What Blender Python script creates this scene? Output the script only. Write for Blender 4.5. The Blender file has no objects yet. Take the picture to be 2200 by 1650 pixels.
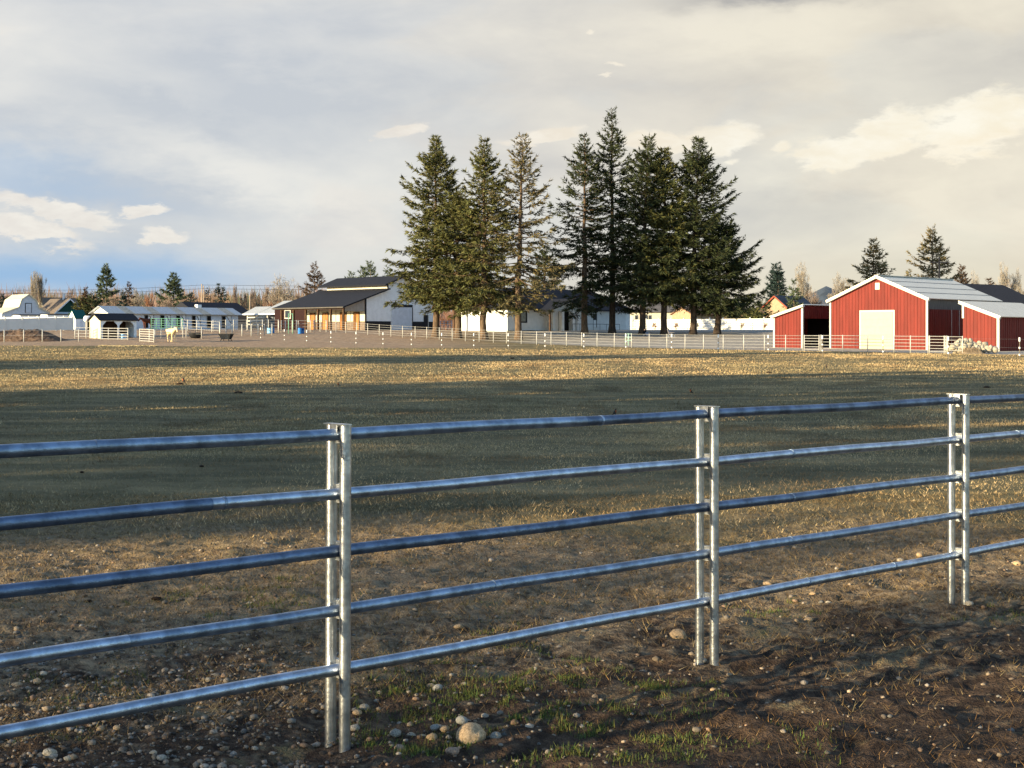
import bpy, math, random
import numpy as np
from mathutils import Vector, Matrix

rng = np.random.default_rng(7)
random.seed(7)
SC = bpy.context.scene
COL = SC.collection

# ------------------------------------------------------------------ camera, sky, sun, exposure
FPX, HY, CH = 3176.0, 725.0, 1.75            # focal length (px of a 2200 wide picture), horizon row, camera height
cam_d = bpy.data.cameras.new('camera')
cam_d.sensor_width = 36.0
cam_d.lens = 36.0 * FPX / 2200.0
cam_d.shift_y = -(825.0 - HY) / 2200.0
cam_d.clip_start, cam_d.clip_end = 0.1, 9000
cam = bpy.data.objects.new('camera', cam_d)
cam.location = (0, 0, CH)
cam.rotation_euler = (math.radians(90), 0, 0)
COL.objects.link(cam)
SC.camera = cam

SUN_EL = math.radians(10.0)
SUN_H = Vector((-0.84, -0.54, 0)).normalized()     # horizontal direction towards the sun
SUN_DIR = Vector((SUN_H.x * math.cos(SUN_EL), SUN_H.y * math.cos(SUN_EL), math.sin(SUN_EL)))
SUN_STRENGTH, SKY_STRENGTH, EXPOSURE = 5.0, 0.15, 1.30

SC.view_settings.view_transform = 'Standard'
SC.view_settings.look = 'None'
SC.view_settings.exposure = EXPOSURE
SC.view_settings.gamma = 1.0
SC.view_settings.use_curve_mapping = False
SC.render.engine = 'CYCLES'
SC.cycles.max_bounces = 6
SC.cycles.use_denoising = True

W = bpy.data.worlds.new('World')
SC.world = W
W.use_nodes = True
wt = W.node_tree
wt.nodes.clear()


class S:
    """a socket with arithmetic"""
    def __init__(self, t, s): self.t, self.s = t, s
    def _m(self, op, *o):
        n = self.t.nodes.new('ShaderNodeMath'); n.operation = op
        for i, v in enumerate((self,) + o):
            if isinstance(v, S): self.t.links.new(v.s, n.inputs[i])
            else: n.inputs[i].default_value = v
        return S(self.t, n.outputs[0])
    def __add__(self, o): return self._m('ADD', o)
    def __sub__(self, o): return self._m('SUBTRACT', o)
    def __mul__(self, o): return self._m('MULTIPLY', o)
    def __truediv__(self, o): return self._m('DIVIDE', o)
    def ss(self, a, b):                      # smoothstep
        n = self.t.nodes.new('ShaderNodeMapRange'); n.interpolation_type = 'SMOOTHSTEP'
        self.t.links.new(self.s, n.inputs[0])
        n.inputs[1].default_value, n.inputs[2].default_value = a, b
        n.inputs[3].default_value, n.inputs[4].default_value = 0, 1
        return S(self.t, n.outputs[0])
    def inv(self): return self * -1.0 + 1.0
    def clamp(self):
        n = self.t.nodes.new('ShaderNodeClamp'); self.t.links.new(self.s, n.inputs[0])
        return S(self.t, n.outputs[0])


def sep(t, sock):
    n = t.nodes.new('ShaderNodeSeparateXYZ'); t.links.new(sock, n.inputs[0])
    return [S(t, o) for o in n.outputs]


def comb(t, x, y, z):
    n = t.nodes.new('ShaderNodeCombineXYZ')
    for i, v in enumerate((x, y, z)):
        if isinstance(v, S): t.links.new(v.s, n.inputs[i])
        else: n.inputs[i].default_value = v
    return n.outputs[0]


def noise(t, vec, scale, detail=3.0, rough=0.5, dist=0.0):
    n = t.nodes.new('ShaderNodeTexNoise')
    if vec is not None: t.links.new(vec, n.inputs['Vector'])
    n.inputs['Scale'].default_value = scale
    n.inputs['Detail'].default_value = detail
    n.inputs['Roughness'].default_value = rough
    n.inputs['Distortion'].default_value = dist
    return S(t, n.outputs[0])


def mix(t, f, a, b, blend='MIX'):
    n = t.nodes.new('ShaderNodeMix'); n.data_type = 'RGBA'; n.blend_type = blend
    if isinstance(f, S): t.links.new(f.s, n.inputs[0])
    else: n.inputs[0].default_value = f
    for i, v in ((6, a), (7, b)):
        if isinstance(v, S): t.links.new(v.s, n.inputs[i])
        else: n.inputs[i].default_value = (v[0], v[1], v[2], 1)
    return S(t, n.outputs[2])


def lin(r, g, b, k=1.0):
    def f(c):
        c /= 255.0
        return (c / 12.92 if c <= 0.04045 else ((c + 0.055) / 1.055) ** 2.4) * k
    return (f(r), f(g), f(b))


def build_sky():
    t = wt
    tc = t.nodes.new('ShaderNodeTexCoord')
    x, y, z = sep(t, tc.outputs['Generated'])
    sky = t.nodes.new('ShaderNodeTexSky')
    sky.sky_type = 'NISHITA'
    sky.sun_disc = False
    sky.sun_elevation = SUN_EL
    sky.sun_rotation = math.atan2(SUN_H.x, SUN_H.y) % (2 * math.pi)
    sky.air_density, sky.dust_density, sky.ozone_density = 1.0, 0.25, 2.6
    K = 1.0 / (SKY_STRENGTH * 2.0 ** EXPOSURE)
    az = x._m('ARCTAN2', y) * 57.2958
    el = z._m('ARCSINE') * 57.2958
    vec = comb(t, x, y, z * 2.6)
    n1 = noise(t, vec, 4.2, 6, 0.52, 0.35)
    n2 = noise(t, vec, 11.0, 6, 0.55, 0.5)
    n3 = noise(t, vec, 34.0, 5, 0.6, 0.2)
    wa = (n2 - 0.5) * 5.0 + (n3 - 0.5) * 3.0
    wn2 = noise(t, comb(t, y, z * 2.6, x), 13.0, 6, 0.6, 0.3)
    we = (wn2 - 0.5) * 2.6 + (n3 - 0.5) * 2.0

    def gs(px, py, rx, ry, warp=1.0, tilt=0.0):
        a0 = math.degrees(math.atan((px - 1100) / FPX))
        e0 = math.degrees(math.atan((HY - py) / FPX * math.cos(math.radians(a0))))
        ra, re = math.degrees(rx / FPX), math.degrees(ry / FPX)
        A = az + wa * warp - a0
        E = el + we * warp - e0
        c, s = math.cos(math.radians(tilt)), math.sin(math.radians(tilt))
        p = (A * c + E * s) / ra
        q = (E * c - A * s) / re
        d = p * p + q * q
        return S(t, (d * -1.0)._m('EXPONENT').s)

    # broad veil: cool grey on the left, warm cream on the right
    w = (x + (n1 - 0.5) * 0.22).ss(-0.22, 0.32)
    grey = mix(t, w, lin(199, 203, 209, K), lin(208, 202, 191, K))
    brt = mix(t, w, lin(233, 231, 226, K), lin(239, 232, 214, K))
    v = (n1 - 0.5) * 2.2 + (n2 - 0.5) * 1.1 + (n3 - 0.5) * 0.35 + 0.40
    for a in ((60, 140, 330, 80, 0.5, -14, 0.5), (420, 320, 220, 45, 0.6, -22, 0.45), (700, 400, 330, 70, 0.6, -6, 0.35),
              (1640, 60, 260, 60, 0.5, -15, 0.25), (1000, 480, 420, 90, 0.5, 0, 0.2), (2100, 420, 460, 140, 0.4, 0, 0.32), (1500, 330, 420, 90, 0.5, 0, 0.12)):
        v = v + gs(*a[:6]) * a[6]
    for a in ((290, 225, 260, 40, 0.6, -18, 0.55), (560, 190, 330, 55, 0.6, -12, 0.35), (1150, 170, 400, 110, 0.4, 0, 0.25),
              (1740, 440, 230, 45, 0.5, 0, 0.45), (1190, 365, 110, 35, 0.5, 0, 0.35), (300, 420, 300, 30, 0.5, -6, 0.4),
              (2170, 130, 120, 60, 0.6, 12, 0.3), (1960, 75, 60, 14, 0.6, 12, 0.3)):
        v = v - gs(*a[:6]) * a[6]
    col = mix(t, v.clamp(), grey, brt)
    # slate edge along the top, thin blue gaps low on the left
    top = gs(1690, -12, 230, 26, 0.5)
    col = mix(t, top * 0.8, col, lin(140, 142, 150, K))
    hor = el.ss(4.5, 0.3)
    col = mix(t, hor * w * 0.65, col, lin(232, 219, 188, K))
    left = (az + wa * 0.4).ss(-6.5, -15.0)
    b1 = gs(0, 590, 5000, 52, 0.35) * left
    b2 = gs(20, 345, 230, 55, 0.6, -12)
    b3 = gs(60, 405, 330, 25, 0.6, -6)
    blue = (b1 * 0.95 + b2 * 0.38 + b3 * 0.22).clamp()
    col = mix(t, blue, col, lin(146, 184, 224, K))
    # cumulus heads
    cu = None
    for a in ((300, 449, 66, 15, 0.5, 3), (345, 508, 66, 22, 0.55, -4), (120, 455, 150, 26, 0.5, -12), (60, 500, 140, 28, 0.5, -8),
              (190, 465, 60, 10, 0.35, -14), (1175, 292, 95, 20, 0.4, 8), (1545, 300, 100, 42, 0.4, 8), (1420, 300, 70, 28, 0.4, -5),
              (880, 278, 52, 17, 0.6, 14), (1690, 318, 34, 20, 0.4, 14), (1820, 322, 120, 44, 0.45, 18), (1905, 285, 100, 62, 0.45, 25),
              (2090, 268, 165, 70, 0.45, 10), (1560, 352, 36, 12, 0.4, 14), (1265, 72, 14, 11, 0.5, 20), (1325, 130, 30, 8, 0.5, 5),
              (1300, 152, 34, 7, 0.5, 5)):
        g = gs(*a) * (0.62 if a[2] < 40 else 1.0)
        cu = g if cu is None else cu._m('MAXIMUM', g)
    n4 = noise(t, vec, 70.0, 6, 0.6, 0.3)
    fld = cu * 1.28 + (n2 - 0.5) * 0.7 + (n3 - 0.5) * 1.25 + (n4 - 0.5) * 0.8
    cm = fld.ss(0.42, 0.86) * cu.ss(0.05, 0.5)
    head = mix(t, w, lin(241, 236, 228, K), lin(255, 248, 230, K))
    head = mix(t, ((n3 - 0.5) * 3.2 + (n2 - 0.5) * 2.0 + 0.45).clamp(), head, mix(t, w, lin(226, 220, 214, K), lin(249, 238, 214, K)))
    col = mix(t, cm, col, head)
    # the veil thins out overhead and breaks up towards the sun, behind the camera
    front = (y + (n1 - 0.5) * 0.9).ss(-0.15, 0.55)
    low = (z + (n1 - 0.5) * 0.3).ss(0.75, 0.25)
    cover = (front * low * 0.97 + (n1 - 0.5).ss(0.0, 0.3) * 0.22).clamp()
    tn = t.nodes.new('ShaderNodeMix'); tn.data_type = 'RGBA'
    t.links.new(cover.s, tn.inputs[0]); t.links.new(sky.outputs[0], tn.inputs[6]); t.links.new(col.s, tn.inputs[7])
    bg = t.nodes.new('ShaderNodeBackground')
    bg.inputs['Strength'].default_value = SKY_STRENGTH
    t.links.new(tn.outputs[2], bg.inputs['Color'])
    out = t.nodes.new('ShaderNodeOutputWorld')
    t.links.new(bg.outputs[0], out.inputs[0])


build_sky()
W.cycles.sampling_method = 'MANUAL'
W.cycles.sample_map_resolution = 512

sun_d = bpy.data.lights.new('sun', 'SUN')
sun_d.energy = SUN_STRENGTH
sun_d.angle = math.radians(0.53)
sun_d.color = (1.0, 0.82, 0.50)
sun = bpy.data.objects.new('sun', sun_d)
sun.rotation_euler = (-SUN_DIR).to_track_quat('-Z', 'Y').to_euler()
sun.location = (-60, -30, 40)
COL.objects.link(sun)

# ------------------------------------------------------------------ helpers
GA = math.atan2(-0.70, 0.714)                # the yard's building grid: local x = e2 (right, nearer), local y = e1 (right, farther)
E2 = Vector((math.cos(GA), math.sin(GA), 0))
E1 = Vector((-math.sin(GA), math.cos(GA), 0))


def U(px): return (px - 1100.0) / FPX


def vnoise(x, y, seed=0):
    xi, yi = np.floor(x).astype(np.int64), np.floor(y).astype(np.int64)
    xf, yf = x - xi, y - yi
    u, v = xf * xf * (3 - 2 * xf), yf * yf * (3 - 2 * yf)

    def h(a, b):
        n = (a * 374761393 + b * 668265263 + seed * 144665) & 0xFFFFFFFF
        n = ((n ^ (n >> 13)) * 1274126177) & 0xFFFFFFFF
        return ((n ^ (n >> 16)) & 0xFFFF) / 65535.0
    return (h(xi, yi) * (1 - u) + h(xi + 1, yi) * u) * (1 - v) + (h(xi, yi + 1) * (1 - u) + h(xi + 1, yi + 1) * u) * v


def fbm(x, y, oct=4, seed=0):
    s, a, tot = 0, 1.0, 0
    for o in range(oct):
        s = s + a * vnoise(x * 2 ** o, y * 2 ** o, seed + o * 17); tot += a; a *= 0.5
    return s / tot


_kd = np.array([-9e3, 40, 60, 90, 110, 120, 132, 140, 153, 167, 178, 190, 230, 600, 9e3])
_kz = np.array([0, 0, .06, .30, .50, .60, .68, .82, 1.17, 1.80, 2.52, 2.76, 2.82, 3.0, 3.0])
_gd = np.arange(0, 700, 0.5)
_gz = np.interp(_gd, _kd, _kz)
_ker = np.ones(13) / 13
_gz = np.convolve(np.pad(_gz, 6, mode='edge'), _ker, 'valid')


def sstep(a, b, x):
    t = np.clip((x - a) / (b - a), 0, 1)
    return t * t * (3 - 2 * t)


def terr(x, y):
    x = np.asarray(x, float); y = np.asarray(y, float)
    z = np.interp(y, _gd, _gz, left=0, right=3.0)
    z = z + 0.13 * sstep(-18, -34, x) * sstep(120, 145, y) * sstep(200, 170, y)
    z = z + 0.10 * (fbm(x / 16.0 + 3, y / 11.0, 2, 5) - 0.5) * sstep(14, 40, y) * sstep(130, 100, y)
    return z


def zt(x, y): return float(terr(x, y))


def G(px, D, dz=0.0):
    """ground point seen at picture column px, at distance D"""
    x = U(px) * D
    return Vector((x, D, zt(x, D) + dz))


def zpix(py, D): return CH - (py - HY) / FPX * D


MATS = {}


def mat(name, base, rough=0.8, metal=0.0, var=0.18, scale=3.0, bump=0.0, bscale=20.0, second=None, coord='Object', tint=False, stretch=None, spec=0.15):
    if name in MATS: return MATS[name]
    m = bpy.data.materials.new(name); m.use_nodes = True
    t = m.node_tree
    b = t.nodes['Principled BSDF']
    tc = t.nodes.new('ShaderNodeTexCoord')
    vec = tc.outputs[coord]
    if stretch:
        mp = t.nodes.new('ShaderNodeMapping'); mp.inputs['Scale'].default_value = stretch
        t.links.new(vec, mp.inputs[0]); vec = mp.outputs[0]
    n = noise(t, vec, scale, 5, 0.6)
    lo = tuple(c * (1 - var) for c in base) if second is None else second
    hi = tuple(min(1, c * (1 + var)) for c in base)
    c = mix(t, n.ss(0.32, 0.68), lo, hi)
    if tint:
        at = t.nodes.new('ShaderNodeAttribute'); at.attribute_name = 'tint'
        c = mix(t, 1.0, c, S(t, at.outputs['Color']), 'MULTIPLY')
    t.links.new(c.s, b.inputs['Base Color'])
    b.inputs['Roughness'].default_value = rough
    b.inputs['Metallic'].default_value = metal
    b.inputs['Specular IOR Level'].default_value = spec
    if bump:
        bn = noise(t, vec, bscale, 4, 0.6)
        bp = t.nodes.new('ShaderNodeBump'); bp.inputs['Strength'].default_value = bump
        bp.inputs['Distance'].default_value = 0.02
        t.links.new(bn.s, bp.inputs['Height']); t.links.new(bp.outputs[0], b.inputs['Normal'])
    MATS[name] = m
    return m


class MB:
    """collects polygons; build() links them as ONE mesh object"""
    def __init__(self): self.v, self.f, self.m = [], [], []; self.cur = 0
    def add(self, vs, fs):
        o = len(self.v); self.v += [tuple(p) for p in vs]
        for f in fs: self.f.append([o + i for i in f]); self.m.append(self.cur)
        return self
    def box(self, x0, x1, y0, y1, z0, z1):
        return self.add([(x0, y0, z0), (x1, y0, z0), (x1, y1, z0), (x0, y1, z0), (x0, y0, z1), (x1, y0, z1), (x1, y1, z1), (x0, y1, z1)],
                        [(0, 3, 2, 1), (4, 5, 6, 7), (0, 1, 5, 4), (1, 2, 6, 5), (2, 3, 7, 6), (3, 0, 4, 7)])
    def quad(self, *p): return self.add(p, [tuple(range(len(p)))])
    def prism(self, prof, axis, a, b):
        n = len(prof)
        if axis == 'y': vs = [(p[0], a, p[1]) for p in prof] + [(p[0], b, p[1]) for p in prof]
        elif axis == 'x': vs = [(a, p[0], p[1]) for p in prof] + [(b, p[0], p[1]) for p in prof]
        else: vs = [(p[0], p[1], a) for p in prof] + [(p[0], p[1], b) for p in prof]
        return self.add(vs, [tuple(range(n)), tuple(range(2 * n - 1, n - 1, -1))] + [(i, i + n, (i + 1) % n + n, (i + 1) % n) for i in range(n)])
    def slab(self, p0, p1, p2, p3, t):
        p = [Vector(q) for q in (p0, p1, p2, p3)]
        n = (p[1] - p[0]).cross(p[3] - p[0]).normalized()
        if n.z < 0: n = -n
        q = [a - n * t for a in p]
        return self.add(p + q, [(0, 1, 2, 3), (7, 6, 5, 4), (0, 4, 5, 1), (1, 5, 6, 2), (2, 6, 7, 3), (3, 7, 4, 0)])
    def tube(self, pts, r, n=6, r1=None, cap=True):
        pts = [Vector(p) for p in pts]
        rings = []
        for i, p in enumerate(pts):
            d = (pts[min(i + 1, len(pts) - 1)] - pts[max(i - 1, 0)]).normalized()
            a = d.orthogonal().normalized() if abs(d.z) > 0.95 else d.cross(Vector((0, 0, 1))).normalized()
            b = d.cross(a)
            k = i / max(1, len(pts) - 1)
            rr = r if r1 is None else r + (r1 - r) * k
            rings.append([p + (a * math.cos(2 * math.pi * j / n) + b * math.sin(2 * math.pi * j / n)) * rr for j in range(n)])
        vs = [v for ring in rings for v in ring]
        fs = [(i * n + j, i * n + (j + 1) % n, (i + 1) * n + (j + 1) % n, (i + 1) * n + j) for i in range(len(pts) - 1) for j in range(n)]
        if cap: fs += [tuple(range(n - 1, -1, -1)), tuple((len(pts) - 1) * n + j for j in range(n))]
        return self.add(vs, fs)
    def mesh(self, name, mats, smooth=False):
        me = bpy.data.meshes.new(name)
        me.from_pydata(self.v, [], self.f)
        for m in (mats if isinstance(mats, (list, tuple)) else [mats]): me.materials.append(m)
        if isinstance(mats, (list, tuple)): me.polygons.foreach_set('material_index', self.m)
        import bmesh
        bm = bmesh.new(); bm.from_mesh(me)
        bmesh.ops.recalc_face_normals(bm, faces=bm.faces); bm.to_mesh(me); bm.free()
        if smooth: me.polygons.foreach_set('use_smooth', [True] * len(me.polygons))
        me.update()
        return me
    def build(self, name, mats, parent=None, smooth=False):
        return link(name, self.mesh(name, mats, smooth), parent)


def link(name, data, parent=None, loc=None, rotz=None):
    o = bpy.data.objects.new(name, data)
    COL.objects.link(o)
    if parent is not None: o.parent = parent
    if loc is not None: o.location = loc
    if rotz is not None: o.rotation_euler = (0, 0, rotz)
    return o


def tag(o, label=None, cat=None, group=None, kind=None):
    if label: o['label'] = label
    if cat: o['category'] = cat
    if group: o['group'] = group
    if kind: o['kind'] = kind
    return o


def thing(name, label, cat, loc=(0, 0, 0), rotz=0.0, group=None):
    o = link(name, None, None, loc, rotz)
    o.empty_display_size = 0.3
    return tag(o, label, cat, group)


def copy_tree(o, parent=None):
    c = o.copy(); COL.objects.link(c); c.parent = parent
    for ch in list(o.children): copy_tree(ch, c)
    return c


def npmesh(name, V, T, mt, col=None, smooth=False):
    V = np.ascontiguousarray(V, dtype=np.float32); T = np.ascontiguousarray(T, dtype=np.int32)
    me = bpy.data.meshes.new(name)
    k = T.shape[1]
    me.vertices.add(len(V)); me.vertices.foreach_set('co', V.ravel())
    me.loops.add(T.size); me.loops.foreach_set('vertex_index', T.ravel())
    me.polygons.add(len(T))
    me.polygons.foreach_set('loop_start', np.arange(0, T.size, k, dtype=np.int32))
    me.polygons.foreach_set('loop_total', np.full(len(T), k, dtype=np.int32))
    if smooth: me.polygons.foreach_set('use_smooth', np.ones(len(T), dtype=bool))
    if col is not None:
        a = me.attributes.new('tint', 'FLOAT_COLOR', 'POINT')
        c = np.ones((len(V), 4), dtype=np.float32); c[:, :3] = col
        a.data.foreach_set('color', c.ravel())
    me.materials.append(mt)
    me.update(calc_edges=True)
    return me


def skin_mesh(name, verts, edges, radii, mats, levels=2, assign=None):
    me = bpy.data.meshes.new(name)
    me.from_pydata(verts, edges, [])
    o = bpy.data.objects.new('tmp', me); COL.objects.link(o)
    o.modifiers.new('s', 'SKIN')
    for i, r in enumerate(radii):
        rr = r if isinstance(r, tuple) else (r, r)
        me.skin_vertices[0].data[i].radius = rr
        me.skin_vertices[0].data[i].use_root = (i == 0)
    sm = o.modifiers.new('d', 'SUBSURF'); sm.levels = levels; sm.render_levels = levels
    dg = bpy.context.evaluated_depsgraph_get()
    nm = bpy.data.meshes.new_from_object(o.evaluated_get(dg))
    nm.name = name
    bpy.data.objects.remove(o)
    nm.materials.clear()
    for m in mats: nm.materials.append(m)
    for p in nm.polygons:
        p.use_smooth = True
        p.material_index = assign(p.center) if assign else 0
    return nm


# ------------------------------------------------------------------ materials
M = dict(
    galv=mat('galvanised_steel_sky_tint', (.40, .455, .54), .38, .95, .26, 14, .12, 60, stretch=(1, 1, 1)),  # blue in the base colour carries the sky's reflection
    galv_post=mat('galvanised_post_steel', (.47, .48, .49), .32, .9, .30, 10, .10, 50),
    galv_old=mat('weathered_zinc_sky_tint', (.145, .19, .27), .44, .85, .35, 9, .18, 40),  # older, darker coat; its blue is sky reflection put into the colour
    galv_mid=mat('dull_zinc_sky_tint', (.26, .32, .41), .42, .9, .32, 11, .15, 45),  # dull coat, also tinted blue for the reflected sky
    pipe_grey=mat('weathered_pipe', (.36, .35, .33), .5, .2, .1),
    pipe_white=mat('pale_pipe', (.47, .455, .42), .5, .1, .08),
    white=mat('white_paint', (.85, .85, .84), .6, 0, .05, 2.0, .1, 12),
    vinyl=mat('white_vinyl', (.66, .64, .60), .45, 0, .04, 1.5),
    trim=mat('white_trim', (.56, .53, .45), .5, 0, .04),
    red=mat('red_metal_siding', (.150, .0175, .0115), .55, 0, .16, 2.2, .08, 9, stretch=(1, 1, .15)),
    black=mat('black_trim', (.018, .018, .022), .5, 0, .15),
    dark=mat('painted_dark_interior', (.012, .010, .009), .9, 0, .2),  # near-black colour stands in for unlit space inside
    navy=mat('dark_shingle_roof', (.018, .019, .026), .75, 0, .25, 8, .3, 60),
    roofw=mat('pale_metal_roof', (.86, .81, .70), .26, .75, .05, 1.2),
    seam=mat('roof_seam', (.22, .21, .20), .6, 0, .1),
    tin=mat('weathered_tin_roof', (.42, .45, .48), .45, .35, .12, 2, stretch=(.3, 3, 1)),
    rust=mat('rusty_tin_roof', (.38, .355, .30), .55, .25, .25, 3),
    shade_blue_wall=mat('grey_and_shaded_white_wall', (.62, .65, .70), .7, 0, .08, 2),  # bluish tone also stands in for shade on white walls
    cream=mat('cream_and_sunlit_white_wall', (.56, .52, .41), .7, 0, .06, 2),  # also stands in for warm sun on white walls
    wains=mat('brown_wainscot', (.16, .12, .095), .8, 0, .2, 3),
    orange=mat('varnished_door_wood', (.33, .15, .052), .45, 0, .25, 5, stretch=(1, 1, .2)),
    wood=mat('dark_post_wood', (.07, .038, .022), .7, 0, .3, 5),
    maroon=mat('shaded_maroon_siding', (.020, .006, .006), .7, 0, .2),  # darkened so the colour itself holds the shade under the porch
    glass=mat('dark_glass', (.03, .035, .045), .12, 0, .2, spec=.6),
    bark=mat('conifer_bark', (.115, .078, .052), .95, 0, .4, 6, .8, 20, stretch=(1, 1, .3)),
    bark_d=mat('dark_conifer_bark', (.055, .040, .030), .95, 0, .4, 6, .8, 20, stretch=(1, 1, .3)),
    needle=mat('fir_needles', (.085, .085, .026), .75, 0, .35, .8, tint=True, spec=.25),
    needle_d=mat('dark_and_shaded_fir_needles', (.034, .042, .016), .8, 0, .35, .8, tint=True, spec=.2),  # also used to put shade into firs shadowed by neighbours
    needle_s=mat('sparse_fir_needles', (.165, .130, .060), .8, 0, .35, .8, tint=True, spec=.2),
    needle_t=mat('thin_fir_needles', (.115, .095, .042), .8, 0, .35, .8, tint=True, spec=.2),
    needle_p=mat('pine_needles', (.075, .095, .050), .8, 0, .3, .8, tint=True, spec=.25),
    needle_b=mat('blue_spruce_needles', (.022, .040, .036), .8, 0, .3, .8, tint=True, spec=.25),
    needle_r=mat('brown_spruce_needles', (.085, .055, .035), .8, 0, .3, .8, tint=True, spec=.2),
    twig=mat('bare_twigs', (.27, .20, .155), .9, 0, .25, .6),
    twig_r=mat('reddish_twigs', (.27, .135, .080), .9, 0, .25, .6),
    twig_g=mat('grey_twigs', (.30, .255, .20), .9, 0, .2, .6),
    rock=mat('field_stone', (.36, .31, .25), .85, 0, .35, 5, .5, 16, tint=True),
    pale_rock=mat('quarried_rock', (.43, .365, .27), .85, 0, .25, 3, .5, 8, tint=True),
    gravelm=mat('gravel_stone', (.20, .175, .15), .9, 0, .4, 20, tint=True),
    straw=mat('dry_grass_blades', (.34, .265, .145), .9, 0, .2, 3, tint=True, spec=.1),
    fieldg=mat('winter_pasture_blades', (.45, .370, .235), .9, 0, .2, .4, coord='Object', tint=True, spec=.1),
    greeng=mat('green_grass_blades', (.078, .098, .028), .8, 0, .25, 3, tint=True, spec=.15),
    soil=mat('dark_clods', (.050, .034, .022), .95, 0, .4, 8, .6, 30),
    blue=mat('blue_plastic', (.03, .18, .50), .35, 0, .1),
    blue_l=mat('light_blue_plastic', (.22, .45, .68), .4, 0, .1),
    rubber=mat('black_rubber', (.02, .02, .022), .7, 0, .2),
    green=mat('green_paint', (.16, .36, .25), .5, 0, .15),
    greenroof=mat('green_metal_roof', (.012, .085, .070), .5, 0, .1),
    dkgreen=mat('dark_green_siding', (.010, .050, .042), .7, 0, .1),
    paleblue=mat('pale_blue_siding', (.32, .46, .58), .7, 0, .1),
    tan=mat('tan_siding', (.34, .245, .16), .7, 0, .1),
    yellow=mat('yellow_siding', (.46, .41, .24), .7, 0, .1),
    shingle=mat('brown_shingles', (.15, .12, .10), .85, 0, .2, 4),
    shingle_g=mat('grey_shingles', (.10, .095, .10), .85, 0, .2, 4),
    polew=mat('utility_pole_wood', (.33, .25, .18), .8, 0, .15),
    mulch=mat('mulch', (.13, .085, .058), .95, 0, .5, 3, .9, 10, second=(.05, .03, .02)),
    palomino=mat('palomino_coat', (.74, .56, .32), .7, 0, .1, 2),
    bay=mat('bay_coat', (.10, .030, .016), .6, 0, .2, 2),
    mane=mat('cream_mane', (.72, .62, .45), .8, 0, .1),
    robin_b=mat('robin_back', (.045, .036, .030), .8, 0, .2),
    robin_r=mat('robin_breast', (.30, .085, .030), .8, 0, .2),
    jacket=mat('black_jacket', (.012, .012, .014), .9, 0, .2),
    jeans=mat('pale_jeans', (.30, .33, .42), .9, 0, .2),
    skinm=mat('skin', (.50, .30, .22), .6, 0, .1),
    greyfab=mat('grey_canvas', (.34, .31, .32), .9, 0, .1),
    hay=mat('strewn_hay', (.55, .42, .22), .9, 0, .2, 2),
    wire=mat('fence_wire', (.30, .29, .28), .5, .6, .1),
    lamp_white=mat('white_plastic', (.80, .80, .80), .4, 0, .03),
    manure=mat('dried_manure', (.030, .018, .012), .95, 0, .4, 20, .6, 30),
    hazy_hill=mat('hazy_wooded_hill', (.10, .12, .14), .95, 0, .3, .02),  # bluish base colour carries some distance haze
)


def ground_material():
    m = bpy.data.materials.new('pasture_ground'); m.use_nodes = True
    t = m.node_tree
    b = t.nodes['Principled BSDF']
    geo = t.nodes.new('ShaderNodeNewGeometry')
    pos = geo.outputs['Position']
    x, y, z = sep(t, pos)
    na = noise(t, pos, 0.22, 4, 0.55)
    nb = noise(t, pos, 1.6, 5, 0.6)
    nc = noise(t, pos, 11.0, 5, 0.65)
    nd = noise(t, pos, 60.0, 3, 0.6)
    nf = noise(t, comb(t, x * 0.35, y, z), 0.55, 5, 0.65)
    # bare dirt near the fence
    dirt = mix(t, nc.ss(.35, .68), (.036, .023, .016), (.115, .074, .047))
    dirt = mix(t, nd.ss(.60, .75) * 0.5, dirt, (.16, .13, .10))
    litter = mix(t, nc.ss(.3, .7), (.145, .100, .062), (.33, .240, .145))
    dl = (y * 0.16 - x * 0.055 - 1.27 + (nb - .5) * 1.7 + (nc - .5) * 0.9).ss(-.2, .35)
    near = mix(t, dl, dirt, litter)
    grn = (nb.ss(.56, .70)) * nc.ss(.40, .65) * 0.65
    near = mix(t, grn, near, (.055, .075, .020))
    # winter pasture
    past = mix(t, nf.ss(.35, .68), (.115, .10, .054), (.29, .225, .115))
    past = mix(t, nb.ss(.40, .75) * .5, past, (.062, .062, .030))
    past = mix(t, nc.ss(.62, .76) * .6, past, (.035, .028, .018))
    fld = (y + (na - .5) * 9.0 + (nb - .5) * 3.0).ss(12.0, 15.5)
    col = mix(t, fld, near, past)
    # trodden earth by the pens, pale gravel yard behind the white pipe fence
    sd = (x + 13.7) * 0.759 + (y - 167.0) * 0.65
    earth = (y + x * 0.10 + (nb - .5) * 2.5 + (na - .5) * 5).ss(134.5, 138.0) * (x + (nb - .5) * 4).ss(4.0, -12.0)
    col = mix(t, earth, col, mix(t, nb.ss(.3, .7), (.28, .19, .125), (.43, .305, .205)))
    yard = (sd + (nb - .5) * 1.6).ss(0.2, 2.5) * (x + (na - .5) * 5).ss(-4.0, 6.0)
    col = mix(t, yard, col, mix(t, nb.ss(.3, .7), (.34, .295, .24), (.47, .41, .34)))
    t.links.new(col.s, b.inputs['Base Color'])
    b.inputs['Roughness'].default_value = 0.97
    b.inputs['Specular IOR Level'].default_value = 0.12
    h = nd * 0.4 + nc * 1.0 + nb * 1.5
    bp = t.nodes.new('ShaderNodeBump'); bp.inputs['Strength'].default_value = 0.9; bp.inputs['Distance'].default_value = 0.05
    t.links.new(h.s, bp.inputs['Height']); t.links.new(bp.outputs[0], b.inputs['Normal'])
    return m


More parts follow.
